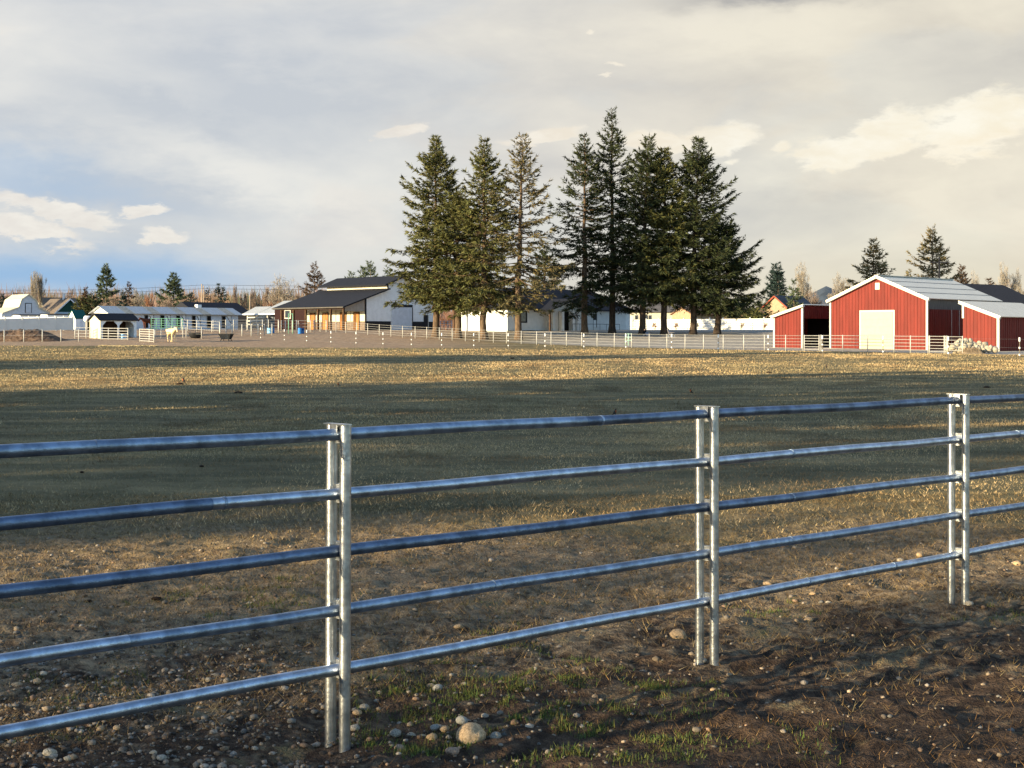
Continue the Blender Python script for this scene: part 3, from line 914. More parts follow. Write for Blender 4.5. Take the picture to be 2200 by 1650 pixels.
    bx(tk, 'stand', M['seam'], -.25, .25, -.4, -.3, 0, 1.2)
    bx(tk, 'stand', M['seam'], -.25, .25, .3, .4, 0, 1.2)


def right_buildings():
    h = gabled('shingled_house', 'cream house with grey shingle roof beyond the white board fence', 'house', 1412, 265, 6, 11, 3.3, 5.7, 'y', M['cream'], M['shingle_g'], .5)
    h.rotation_euler[2] = 0.0
    h.location = G(1475, 262)
    for o in list(h.children): bpy.data.objects.remove(o)
    bx(h, 'wall', M['cream'], -9.5, 0, 0, 7, -.3, 3.5)
    rf = MB(); rf.add([(-10, -.5, 3.4), (.5, -.5, 3.4), (.5, 7.5, 3.4), (-10, 7.5, 3.4), (-7.5, 3.5, 6.4), (-1.5, 3.5, 6.4)],
                      [(0, 1, 5, 4), (1, 2, 5), (2, 3, 4, 5), (3, 0, 4), (3, 2, 1, 0)])
    rf.build('roof', M['shingle_g'], h)
    for x in (-8.9, -7.1, -6.5, -1.2):
        w = bx(h, 'window', M['trim'], x - .3, x + .3, -.05, 0, 1.6, 2.9)
        bx(w, 'pane', M['glass'], x - .24, x + .24, -.08, -.05, 1.66, 2.84)
    gabled('tan_gabled_house', 'low tan house with brown roof between the fir trunks', 'house', 1486, 250, 4.2, 7, 2.9, 4.0, 'y', M['tan'], mat('tan_roof', (.22, .12, .07), .8), .3)
    o = gabled('orange_house', 'orange-tan house with red roof edge left of the red shed', 'house', 1690, 250, 4.6, 8, 4.2, 6.0, 'y', M['tan'], M['shingle_g'], .35, trim=mat('red_rake', (.30, .06, .03), .6))
    # dark roofed building behind the red barn
    b = bld('black_roofed_building', 'building with low black hip roof showing behind the red barn', 'building', 2160, 165)
    b.rotation_euler[2] = 0.0
    bx(b, 'wall', M['maroon'], -9, 4, 0, 13, -.3, 3.4)
    D, zg = 165, b.location.z
    X = lambda px, d: U(px) * (D + d) - b.location.x
    Z = lambda py, d: zpix(py, D + d) - zg
    rf = MB(); rf.add([(-10, -.6, 3.3), (5, -.6, 3.3), (5, 13.6, 3.3), (-10, 13.6, 3.3), (X(2050, 6), 6.5, Z(608, 6)), (X(2158, 6), 6.5, Z(612, 6))],
                      [(0, 1, 5, 4), (1, 2, 5), (2, 3, 4, 5), (3, 0, 4), (3, 2, 1, 0)])
    rf.build('roof', M['navy'], b)


red_barn(); white_barn(); house(); stable(); shelter(); left_buildings(); right_buildings()


# ------------------------------------------------------------------ white fences
def vinyl_fence(name, label, a, b, h, span, boards=1, cap=True, group=None):
    """panels between posts from ground point a to b"""
    a, b = Vector(a), Vector(b)
    t = thing(name, label, 'fence', a, 0, group)
    d = (b - a); L = Vector((d.x, d.y, 0)).length
    n = max(1, round(L / span))
    dx, dy = d.x / L, d.y / L
    ang = math.atan2(dy, dx)
    pm = MB().box(-.065, .065, -.065, .065, -.2, h + .08).add([(-.09, -.09, h + .08), (.09, -.09, h + .08), (.09, .09, h + .08), (-.09, .09, h + .08), (0, 0, h + .2)],
                                                              [(0, 1, 4), (1, 2, 4), (2, 3, 4), (3, 0, 4), (3, 2, 1, 0)]).mesh('fence_post', M['vinyl'])
    for i in range(n + 1):
        p = a + d * (i / n); p.z = zt(p.x, p.y)
        o = link('post', pm, t, p - a, ang)
    for i in range(n):
        p, q = a + d * (i / n), a + d * ((i + 1) / n)
        zp, zq = zt(p.x, p.y) - a.z, zt(q.x, q.y) - a.z
        w = Vector((-dy, dx, 0)) * .02
        P, Q = Vector((p.x - a.x, p.y - a.y, 0)), Vector((q.x - a.x, q.y - a.y, 0))
        e = Vector((dx, dy, 0)) * .07
        P, Q = P + e, Q - e
        for k in range(boards):
            z0 = .05 + (h - .05) * k / boards
            z1 = .05 + (h - .05) * (k + 1) / boards - (.035 if boards > 1 else 0)  # gaps between boards imitate shadow lines cast by the rails
            m = MB()
            vs = [P + w + Vector((0, 0, zp + z0)), Q + w + Vector((0, 0, zq + z0)), Q - w + Vector((0, 0, zq + z0)), P - w + Vector((0, 0, zp + z0)),
                  P + w + Vector((0, 0, zp + z1)), Q + w + Vector((0, 0, zq + z1)), Q - w + Vector((0, 0, zq + z1)), P - w + Vector((0, 0, zp + z1))]
            m.add(vs, [(0, 3, 2, 1), (4, 5, 6, 7), (0, 1, 5, 4), (1, 2, 6, 5), (2, 3, 7, 6), (3, 0, 4, 7)])
            m.build('panel' if boards == 1 else 'board', M['vinyl'], t)
    return t


pc = G(156, 178)
vinyl_fence('vinyl_fence', 'white vinyl panel fence behind the mulch heap, in shade', G(-25, 172.5), pc, 1.58, 2.05)
vinyl_fence('vinyl_fence', 'sunlit white vinyl fence running back from the corner by the hut', pc + Vector((0, .15, 0)), pc - E2 * 19.5 + Vector((0, 0, .4)), 1.58, 2.1)
wa = G(1672, 214); wb = wa - E2 * 29.5
vinyl_fence('board_fence', 'white board fence lit behind the fir trunks, its gaps standing in for rail shadows', wb, wa, 1.75, 2.4, boards=5)


def pipe_fence(name, label, pts, h=1.37, rails=5, rr=.025, pr=.045, lo=.25, cat='fence', m=None, group=None, heights=None, gaps=()):
    """round posts at pts (ground points) with continuous pipe rails"""
    m = m or M['pipe_white']
    o = Vector(pts[0])
    t = thing(name, label, cat, o, 0, group)
    pm = MB().tube([(0, 0, -.15), (0, 0, h)], pr, 8).mesh('pipe_post', m, True)
    for i, p in enumerate(pts):
        q = link('post', pm, t, Vector(p) - o)
        if heights: q.scale = (1, 1, heights[i] / h)
    for k in range(rails):
        z = lo + (h - .06 - lo) * k / max(1, rails - 1)
        r = MB()
        r.tube([Vector(p) - o + Vector((0, 0, z)) for p in pts], rr, 5)
        r.build('rail', M['pipe_grey'] if m is M['pipe_white'] and rr < .03 else m, t)
    return t


# long pipe fence across the back of the pasture
p0, dv = Vector((-13.7, 167.0)), Vector((.65, -.759))


def on_line(px):
    u = U(px); s = (u * p0.y - p0.x) / (dv.x - u * dv.y)
    q = p0 + dv * s
    return Vector((q.x, q.y, zt(q.x, q.y)))


PXS = [701, 722, 743, 766, 790, 815, 840, 865, 892, 917, 944, 971.6, 1000, 1029.5, 1060, 1088.6, 1120, 1153, 1184, 1217, 1250, 1283, 1320, 1357, 1395, 1433,
       1472, 1511.6, 1554, 1598, 1642.5, 1688, 1724]
pipe_fence('pipe_rail_fence', 'long pale pipe-rail fence curving past the barns and firs', [on_line(p) for p in PXS], 1.34, 5, .012, .038)
pipe_fence('pipe_gate', 'pale pipe gate across the mouth of the small red shed', [on_line(p) for p in (1728, 1760)], 1.34, 6, .026, .045, .15, 'gate')
pipe_fence('pipe_rail_fence', 'pale pipe-rail fence along the front of the big red barn', [on_line(p) for p in (1764, 1810.5, 1864, 1897, 1921, 1956, 1994)], 1.36, 5, .022, .04)
pipe_fence('pipe_gate', 'pipe gate with heavy end post right of the red barn', [on_line(p) for p in (1997, 2029, 2033)], 1.37, 6, .026, .05, .15, 'gate')
pipe_fence('pipe_rail_fence', 'short pipe fence between the gate and the rock heap', [on_line(p) for p in (2036, 2068)], 1.36, 5, .022, .04)


def line_px(lst, D0, D1):
    n = len(lst)
    return [G(p, D0 + (D1 - D0) * i / max(1, n - 1)) for i, p in enumerate(lst)]


pipe_fence('paddock_fence', 'low white pipe fence in front of the mulch heap', line_px([-38, 9, 51, 91, 131, 169], 151, 153), 1.28, 2, .012, .05, .7)
pipe_fence('paddock_fence', 'white rail fence joining the vinyl corner to the shelter', line_px([161, 185, 195], 160, 160), 1.25, 4, .03, .05)
pipe_fence('pipe_corral', 'white corral panel across the shelter openings', line_px([217, 233, 254, 275], 157.5, 156.5), 1.30, 5, .035, .05, .12, 'corral panel')
pipe_fence('pipe_corral', 'white corral panel standing left of the pale horse', line_px([300.5, 321, 331], 153, 150), 1.36, 6, .035, .055, .1, 'corral panel')
pipe_fence('pipe_corral', 'low white corral panel behind the pale horse', line_px([333, 346, 362], 159, 160), 1.0, 4, .03, .04, .1, 'corral panel')
pipe_fence('corral_fence', 'white corral posts and rails left of the black feeders', line_px([368, 375, 393, 400, 433], 163, 160), 1.25, 2, .012, .045, .5)
pipe_fence('corral_fence', 'pale green corral rails in front of the stable end', line_px([390, 403, 423, 455, 472], 178, 172), 1.35, 4, .022, .05)
pipe_fence('corral_fence', 'white corral fence between the black feed bunk and the hay shed', line_px([472.5, 485.5, 498.6, 520, 540, 554.5, 568, 584.5], 165, 168), 1.35, 4, .024, .06)
pipe_fence('corral_fence', 'rear white corral fence below the hay shed', line_px([458, 485, 502, 530, 538, 564, 577, 598], 176, 178), 1.35, 4, .022, .05)
pipe_fence('corral_fence', 'white corral fence beside the blue barrels and barn porch', line_px([598.6, 604.5, 613, 628, 637, 641, 667, 674.5, 688, 701], 174, 176.5), 1.40, 4, .024, .055)
gp = pipe_fence('green_corral', 'green pipe corral panels before the stable doors', line_px([325, 336, 347, 358, 370, 381, 392], 188, 188), 1.45, 5, .03, .04, .2, 'corral panel', M['green'])
pipe_fence('green_gate', 'tall green pipe gate frame near the barn porch', line_px([620, 629], 172, 172), 2.35, 1, .05, .05, 2.3, 'gate', M['green'])
pipe_fence('green_gate', 'small pale green gate standing near the house drive', line_px([1344, 1350, 1357], 145, 145), 1.2, 3, .03, .04, .5, 'gate', mat('pale_green_paint', (.40, .62, .52), .5))
pipe_fence('rear_pipe_fence', 'thin pipe fence standing before the white board fence', [wa - E2 * s - E1 * 2.2 + Vector((0, 0, zt(*(wa - E2 * s - E1 * 2.2).xy) - (wa - E2 * s).z)) for s in (29, 25, 21, 17, 13, 9, 5, 1)], 1.5, 4, .02, .045, .3, 'fence', mat('dull_pipe', (.30, .28, .25), .6, .2))
pipe_fence('far_rail_fence', 'white rail fence seen under the carport', [G(p, 205) for p in (946, 954, 962, 970, 978)], 1.3, 4, .03, .05)


# thin wire fence with white-capped posts in front of it all
def wire_fence():
    tab = [(560, 155), (611, 150), (659, 147), (711, 143.5), (765, 140), (823, 137), (884, 134), (949, 131), (1018, 128.5), (1092, 126), (1171, 123), (1254.5, 120), (1344.7, 117.5), (1443, 115),
           (1543, 111), (1650.6, 107), (1767, 103), (1897, 99), (2037.5, 94), (2190.5, 88.5), (2370, 83)]
    pts = [G(*a) for a in tab]
    o = pts[0]
    t = thing('wire_fence', 'thin wire fence on slim posts with white caps across the pasture', 'fence', o)
    pm = MB().box(-.02, .02, -.02, .02, -.1, 1.45).mesh('line_post', mat('rusty_post', (.17, .14, .11), .8))
    cm = MB().tube([(0, 0, 1.22), (0, 0, 1.46)], .05, 6).mesh('cap', M['lamp_white'])
    im = MB().tube([(0, 0, -.05), (0, 0, .05)], .05, 6).mesh('insulator', M['lamp_white'])
    for p in pts:
        a = link('post', pm, t, p - o)
        link('cap', cm, a)
        for z in (.42, .84): link('insulator', im, a, (0, 0, z))
    for z in (.42, .84, 1.35):
        MB().tube([p - o + Vector((.03, -.03, z)) for p in pts], .004, 3).build('wire', M['wire'], t)


wire_fence()


# ------------------------------------------------------------------ near galvanised fence
def near_fence():
    a = Vector((-.746, 6.32, 0)); tdir = Vector((1.83, 1.675, 0)).normalized()
    nrm = Vector((tdir.y, -tdir.x, 0))
    sp = [-2.49, 0, 2.435, 4.972, 7.5]
    t = thing('galvanised_fence', 'near galvanised steel pipe fence with paired posts and five rails', 'fence', a)
    ang = math.atan2(tdir.y, tdir.x)
    H = 1.376
    import bmesh
    def rounded(m): return m
    post = MB().tube([(0, 0, -.3), (0, 0, H)], .0245, 24, cap=False).mesh('steel_post', M['galv_post'], False)
    post.polygons.foreach_set('use_smooth', [len(p.vertices) == 4 for p in post.polygons])
    Z = [1.337, 1.082, .835, .585, .330]
    br = MB()
    br.box(-.003, .003, -.048, .048, -.040, .040)
    br.box(-.028, .0, .028, .034, -.030, .030)
    brm = br.mesh('saddle_plate', M['galv_post'])
    bolt = MB().tube([(0, -.058, 0), (0, .058, 0)], .006, 6).mesh('bolt', M['galv_post'])
    capm = MB().box(-.021, .021, -.0745, .0745, 0, .005).box(-.024, -.019, -.0245, .0245, -.05, 0).mesh('top_plate', M['galv_post'])
    leans = {1: (-.006, -.004), 2: (.001, .001), 3: (-.002, -.003)}
    for i, s in enumerate(sp):
        c = tdir * s
        gzv = float(gz(a.x + c.x, a.y + c.y))
        lx = leans.get(i, (0, 0))
        for sgn in (-1, 1):
            o = link('post', post, t, c + nrm * (.0515 * sgn), ang)
            o.rotation_euler = (0, lx[0 if sgn < 0 else 1] * -1.0, ang)
        o = link('top_plate', capm, t, c + Vector((0, 0, H + .001)), ang)
        for z in Z:
            q = link('saddle_plate', brm, t, c + tdir * .012 + Vector((0, 0, z)), ang)
            link('bolt', bolt, q, (.012, 0, .036))
    # rails: two lengths each, meeting in a swaged joint where the photograph shows one
    def s_of(px):
        u = U(px); return (u * a.y - a.x) / (tdir.x - u * tdir.y)
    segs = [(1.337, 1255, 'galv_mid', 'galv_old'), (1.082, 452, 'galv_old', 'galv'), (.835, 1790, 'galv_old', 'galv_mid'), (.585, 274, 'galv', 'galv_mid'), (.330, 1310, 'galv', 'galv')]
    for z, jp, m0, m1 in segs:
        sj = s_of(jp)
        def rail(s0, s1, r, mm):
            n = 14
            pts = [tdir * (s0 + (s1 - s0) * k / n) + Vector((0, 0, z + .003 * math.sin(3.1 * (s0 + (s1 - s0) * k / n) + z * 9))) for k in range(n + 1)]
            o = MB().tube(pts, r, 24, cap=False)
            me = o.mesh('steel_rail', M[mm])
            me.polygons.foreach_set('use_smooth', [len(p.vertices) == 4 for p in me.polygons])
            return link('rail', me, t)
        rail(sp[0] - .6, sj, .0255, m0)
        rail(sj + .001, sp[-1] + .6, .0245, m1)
        for px in {1.337: (205, 1290), 1.082: (480, 1700, 2185), .835: (1700,), .585: (1060, 1698), .330: (1735, 1920)}[z]:
            ss_ = s_of(px)
            p = tdir * ss_ + Vector((0, 0, z + .003 * math.sin(3.1 * ss_ + z * 9)))
            MB().tube([p - tdir * .006, p + tdir * .006], .0268, 20).build('weld_ring', M['galv_mid'], t)


near_fence()


# ------------------------------------------------------------------ conifers
def conifer_mesh(seed, H, R, base=.12, whorl=.62, nb=6, dens=1.0, droop=.35, narrow=.85, leaf=.46, shape=None, bare_gap=0.0, trunk_r=None, lean=0.0):
    """returns trunk, limbs, crown arrays for a conifer of height H, crown radius R, in local coordinates"""
    r = np.random.default_rng(seed)
    tr = trunk_r or H * .013 + .06
    cx = lambda z: lean * (max(0.0, z) / H) ** 1.5
    wob = r.normal(0, .05, 12)
    tp = [(cx(H * k / 11) + wob[k] * (k > 0), wob[11 - k] * (k > 0), H * k / 11 - (.3 if k == 0 else 0)) for k in range(12)]
    trunk = MB(); trunk.tube(tp, tr * 1.15, 8, tr * .06, cap=False)
    # root flare
    trunk.tube([(0, 0, -.2), (0, 0, .25), (0, 0, .9)], tr * 1.7, 8, tr * 1.1, cap=False)
    limbs = MB()
    Ls, Vs, Cs = [], [], []
    z = H * base
    cnt = 0
    phase = r.uniform(0, 6.28)
    while z < H * .985:
        h = min(1.0, max(0.0, (z - H * base) / (H * (1 - base))))
        if shape is not None: prof = shape(h)
        else: prof = (1 - h) ** narrow * (0.55 + .45 * min(1, h / .12))
        prof *= 1 - .42 * float(sstep(.62, 1.0, h))
        n = max(3, int(round(nb * (1 if h < .8 else .7) + r.normal(0, .8))))
        phase += r.uniform(.6, 1.6)
        for k in range(n):
            if r.random() < bare_gap * (1 - h) and h < .85: continue
            az = phase + 2 * math.pi * k / n + r.normal(0, .22)
            L = R * prof * r.choice([r.uniform(.45, .8), r.uniform(.8, 1.08), r.uniform(1.05, 1.48)], p=[.34, .48, .18]) + .25
            el = -.28 + 1.0 * h ** 1.3 + r.normal(0, .12)
            zz = z + r.normal(0, whorl * .3)
            ca, sa = math.cos(az), math.sin(az)
            ns = 7
            s = np.linspace(0, 1, ns)
            ax = np.stack([s * L * math.cos(el) * ca, s * L * math.cos(el) * sa, L * (math.sin(el) * s - droop * (1 - h) * (s ** 1.5) * .55 + .26 * s ** 3)], 1)
            side = np.array([-sa, ca, 0])
            ax += side[None, :] * (np.sin(s * 2 + r.uniform(0, 6)) * .05 * L)[:, None] - side[None, :] * (math.sin(0) * .0)
            ax += np.array([cx(zz), 0, zz])
            if L > .9: limbs.tube([tuple(p) for p in ax[::2]], .012 * L + .012, 3, .006, cap=False)
            # twigs along both sides
            nt = max(3, int(L / .17 * dens))
            ss = r.uniform(.10 if L < 1.5 else .22, 1.0, nt) ** .85
            P = np.stack([np.interp(ss, s, ax[:, i]) for i in range(3)], 1)
            dirb = ax[-1] - ax[0]; dirb /= np.linalg.norm(dirb)
            sg = r.choice([-1, 1], nt)
            fan = r.uniform(.45, 1.15, nt) * sg
            D = dirb[None, :] * np.cos(fan)[:, None] + side[None, :] * np.sin(fan)[:, None]
            D[:, 2] -= r.uniform(.0, .55, nt) * (1 - h * .8)
            tl = (.30 * L * (1.05 - ss) + .22) * r.uniform(.6, 1.2, nt)
            m = 4
            for q in range(m):
                f = (q + r.uniform(0, 1, nt)) / m
                B = P + D * (tl * f)[:, None]
                B[:, 2] -= (f * f) * tl * .28 * (1 - h)
                dd = D + r.normal(0, .42, (nt, 3)); dd[:, 2] += .10
                dd /= np.linalg.norm(dd, axis=1)[:, None]
                up = r.normal(0, 1, (nt, 3)); up[:, 2] += .8
                wv = np.cross(dd, up); wv /= np.linalg.norm(wv, axis=1)[:, None] + 1e-6
                ll = leaf * r.uniform(.65, 1.3, nt) * (.75 if h > .85 else 1)
                ww = ll * r.uniform(.20, .34, nt)
                A0 = B - wv * (ww * .5)[:, None] ; A1 = B + wv * (ww * .5)[:, None]; A2 = B + dd * ll[:, None]
                Vs.append(np.stack([A0, A1, A2], 1).reshape(-1, 3))
                shade = r.uniform(.62, 1.35, nt)
                warm = r.uniform(-.12, .12, nt)
                c = np.stack([shade * (1 + warm), shade, shade * (1 - warm)], 1)
                Cs.append(np.repeat(c, 3, 0))
        z += whorl * r.uniform(.75, 1.3) * (1 if h < .75 else .62)
        cnt += 1
    V = np.concatenate(Vs); C = np.concatenate(Cs)
    T = np.arange(len(V)).reshape(-1, 3)
    return trunk, limbs, V, T, C


def fir(name, label, loc, seed, H, R, bark, needle, group=None, limbs=True, rotz=0.0, **kw):
    t = thing(name, label, 'tree', loc, rotz, group)
    tk, lm, V, T, C = conifer_mesh(seed, H, R, **kw)
    tk.build('trunk', M[bark], t, True)
    if limbs and lm.v: lm.build('limbs', M[bark], t)
    link('crown', npmesh('crown', V, T, M[needle], C), t)
    return t


def htop(px, D, ytop): return zpix(ytop, D) - zt(U(px) * D, D)


GR = 'tall firs between the white barn and the red barns'
big = [
    # px, D, ytop, R, seed, bark, needle, label, kwargs
    (936, 166, 294, 4.3, 11, 'bark', 'needle', 'tall bushy fir leaning over the white barn, leftmost of the big firs', dict(base=.21, nb=7, dens=1.15, narrow=.80)),
    (984, 164, 420, 4.4, 12, 'bark', 'needle', 'broad rounded fir with a thick pale trunk, squeezed between two taller firs', dict(base=.27, nb=8, dens=1.1, narrow=.62)),
    (1040, 161, 300, 3.9, 13, 'bark', 'needle', 'tall fir with a dense blunt top, in front of the sunlit house wall', dict(base=.19, nb=6, dens=1.05, narrow=.72, bare_gap=.12)),
    (1114, 160, 290, 3.7, 14, 'bark', 'needle_t', 'thin brownish fir with much sky showing through, beside the house window', dict(base=.19, nb=5, dens=.80, narrow=.60, bare_gap=.30, whorl=.72, lean=.4)),
    (1256, 172, 289, 4.1, 15, 'bark', 'needle_d', 'dark ragged fir at the porch end, left of the tallest fir', dict(base=.145, nb=5, dens=.95, narrow=.70, bare_gap=.22, whorl=.70)),
    (1315, 174, 233, 4.4, 16, 'bark_d', 'needle_d', 'tallest fir of the row with a thin pointed spire', dict(base=.135, nb=5, dens=1.0, narrow=.84, bare_gap=.15, whorl=.68)),
    (1380, 171, 296, 4.0, 17, 'bark_d', 'needle_d', 'dark fir right of the tallest one, its trunk beside the board fence end', dict(base=.20, nb=6, dens=1.1, narrow=.68, lean=.8)),
    (1427, 171, 315, 3.6, 18, 'bark_d', 'needle', 'slightly shorter fir with olive lower boughs, third trunk before the board fence', dict(base=.20, nb=6, dens=1.1, narrow=.66)),
    (1489, 171, 296, 4.3, 19, 'bark_d', 'needle_d', 'tall dark fir with long upswept boughs on its right side', dict(base=.19, nb=7, dens=1.15, narrow=.66, lean=.7, droop=.1)),  # darker needle colour stands in for shade from the other firs
    (1541, 172, 486, 4.1, 20, 'bark_d', 'needle_d', 'wide low black-green fir, rightmost and shortest of the big firs', dict(base=.24, nb=8, dens=1.25, narrow=.52, droop=.15, lean=.7)),  # dark needles here too paint in the neighbours' shade
]
for px, D, yt, R, sd, bk, nd, lab, kw in big:
    kw['dens'] *= 1.3; kw['nb'] = int(kw['nb'] * 1.35); kw['whorl'] = kw.get('whorl', .62) * .82; kw['narrow'] = kw['narrow'] * .88
    fir('fir_tree', lab, G(px, D), sd, htop(px, D, yt), R * 1.28, bk, nd, GR, leaf=.45, trunk_r=.34, **kw)

pine_shape = lambda h: (1 - h) ** .75 * (.6 + .4 * min(1, h / .2)) + .04
bgc = [
    # name, px, D, ytop, R, seed, needle, label, kw
    ('pine_tree', 228, 300, 571, 2.7, 31, 'needle_p', 'tall dense pale-green pine behind the open shelter', dict(base=.10, nb=8, dens=1.1, narrow=.62, leaf=.62)),
    ('pine_tree', 373, 290, 589, 2.9, 32, 'needle_p', 'round-topped pale-green pine behind the long stable', dict(base=.18, nb=8, dens=1.0, shape=pine_shape, leaf=.62)),
    ('spruce_tree', 675, 262, 567, 2.7, 33, 'needle_r', 'dark brownish spruce left of the white barn roof', dict(base=.10, nb=6, dens=.9, narrow=.75, leaf=.5, whorl=.8)),
    ('pine_tree', 796, 300, 564, 2.5, 34, 'needle_p', 'tallest loose pine top rising behind the white barn roof', dict(base=.25, nb=6, dens=.8, narrow=.5, leaf=.6, bare_gap=.2)),
    ('pine_tree', 781, 306, 575, 2.0, 35, 'needle_p', 'middle pine top behind the white barn roof ridge', dict(base=.25, nb=5, dens=.8, narrow=.5, leaf=.6, bare_gap=.25)),
    ('pine_tree', 755, 310, 585, 1.9, 36, 'needle_p', 'lowest pine top at the left end of the barn ridge', dict(base=.25, nb=5, dens=.8, narrow=.5, leaf=.6, bare_gap=.2)),
    ('pine_tree', 833, 300, 580, 1.9, 37, 'needle_p', 'small pine top just left of the big firs', dict(base=.25, nb=5, dens=.8, narrow=.5, leaf=.6)),
    ('hemlock_tree', 1170, 205, 524, 2.6, 38, 'needle_d', 'smaller dark evergreen behind the house roof between the firs', dict(base=.12, nb=6, dens=.9, narrow=.7)),
    ('spruce_tree', 1663, 262, 566, 1.9, 39, 'needle_b', 'blue-black spruce, left tip of the twin-topped pair by the red shed', dict(base=.06, nb=8, dens=1.2, narrow=.85, leaf=.5)),
    ('spruce_tree', 1672, 260, 563, 1.8, 40, 'needle_b', 'blue-black spruce, right tip of the twin-topped pair by the red shed', dict(base=.06, nb=8, dens=1.2, narrow=.85, leaf=.5)),
    ('pine_tree', 1706, 250, 604, 1.5, 41, 'needle_p', 'small green pine right of the blue-black spruces', dict(base=.2, nb=6, dens=.9, shape=pine_shape, leaf=.5)),
    ('fir_tree', 1877, 195, 517, 3.0, 42, 'needle_s', 'sunlit fir rising left behind the red barn ridge', dict(base=.1, nb=7, dens=1.0, narrow=.75, leaf=.5)),
    ('fir_tree', 2003, 205, 485, 3.6, 43, 'needle_s', 'taller sunlit fir with open branches behind the pale barn roof', dict(base=.1, nb=6, dens=.9, narrow=.78, leaf=.5, whorl=.75)),
    ('cedar_tree', 2066, 240, 573, 1.9, 44, 'needle_r', 'small brownish cone-shaped evergreen behind the black roof', dict(base=.06, nb=8, dens=1.2, narrow=.6, leaf=.45)),
    ('fir_tree', 1952, 240, 586, 1.0, 45, 'needle_s', 'small fir tip on the barn roof line left of the tall sunlit fir', dict(base=.06, nb=6, dens=.9, narrow=.8)),
    ('fir_tree', 2125, 250, 597, 1.2, 46, 'needle_r', 'small dark evergreen above the far right black roof', dict(base=.06, nb=6, dens=.9, narrow=.8)),
    ('spruce_tree', 277, 330, 607, 1.5, 47, 'needle_r', 'slim brownish spruce behind the left end of the stable', dict(base=.1, nb=5, dens=.8, narrow=.8)),
    ('spruce_tree', 265, 320, 628, 1.4, 48, 'needle_b', 'short dark spruce behind the shelter roof', dict(base=.1, nb=7, dens=1.0, narrow=.8)),
    ('spruce_tree', 184, 300, 622, 1.6, 49, 'needle_r', 'narrow spruce left of the tall pale-green pine', dict(base=.06, nb=7, dens=1.0, narrow=.8)),
    ('spruce_tree', 198, 295, 632, 2.2, 50, 'needle_d', 'low dark spruce clump directly left of the tall pale-green pine', dict(base=.04, nb=8, dens=1.0, narrow=.6)),
    ('spruce_tree', 176, 300, 640, 2.2, 60, 'needle', 'low olive spruce behind the green-roofed hut', dict(base=.04, nb=8, dens=1.0, narrow=.6)),
    ('spruce_tree', 3, 330, 630, 2.6, 51, 'needle_b', 'black-green spruce cut by the left edge of the picture', dict(base=.04, nb=7, dens=1.0, narrow=.7)),
    ('spruce_tree', 17, 340, 637, 2.0, 52, 'needle_b', 'black-green spruce just left of the gambrel roof', dict(base=.04, nb=7, dens=1.0, narrow=.8)),
    ('spruce_tree', 32, 345, 626, 1.6, 61, 'needle_b', 'small dark spruce tip above the gambrel roof', dict(base=.04, nb=6, dens=1.0, narrow=.9)),
    ('spruce_tree', 411, 320, 634, 1.9, 53, 'needle_b', 'low dark spruce right of the round-topped pine', dict(base=.04, nb=7, dens=1.0, narrow=.6)),
    ('larch_tree', 446, 330, 620, 1.4, 54, 'needle_b', 'thin sparse evergreen just right of the utility poles', dict(base=.1, nb=4, dens=.5, narrow=.8, bare_gap=.3)),
    ('larch_tree', 468, 325, 608, 1.6, 55, 'needle_b', 'gaunt evergreen with bare spire behind the stable end', dict(base=.1, nb=4, dens=.5, narrow=1.1, bare_gap=.3)),
    ('larch_tree', 480, 325, 619, 1.5, 56, 'needle_b', 'gaunt dark evergreen right beside the taller bare-spired one', dict(base=.1, nb=4, dens=.6, narrow=.9, bare_gap=.2)),
]
for nm, px, D, yt, R, sd, nd, lab, kw in bgc:
    kw.setdefault('leaf', .55); kw['nb'] += 2; kw['dens'] = kw.get('dens', 1) * 1.35; R *= 1.22
    kw.setdefault('whorl', .8)
    fir(nm, lab, G(px, D), sd, htop(px, D, yt), R, 'bark', nd, 'evergreens beyond the farm buildings', limbs=(D < 250), **kw)

# dense evergreen shrubs beyond the board fence
for i, (px, D, yt, R, nd) in enumerate(((1565, 250, 650, 2.6, 'needle_d'), (1600, 255, 646, 3.0, 'needle'), (1637, 245, 652, 2.6, 'needle_d'), (1622, 240, 668, 1.8, 'needle'), (1700, 262, 655, 3.0, 'needle_d'), (1690, 258, 640, 2.4, 'needle'), (1580, 262, 668, 2.5, 'needle'))):
    labs = ['dark green bush at the right foot of the lowest fir', 'olive bush behind the board fence, right of the fir trunks', 'dark bush left of the orange-tan house', 'small yellowish bush in front of the dark one by the orange-tan house',
            'dark bush behind the orange-tan house roof', 'taller olive bush under the blue-black spruces', 'low bush behind the board fence near the last fir trunk']
    fir('evergreen_bush', labs[i], G(px, D), 70 + i, htop(px, D, yt), R, 'bark', nd, 'bushes beyond the board fence', limbs=False, base=.02, nb=8, dens=1.0, leaf=.6, whorl=.6, shape=lambda h: (1 - h * h) ** .5 * .9)


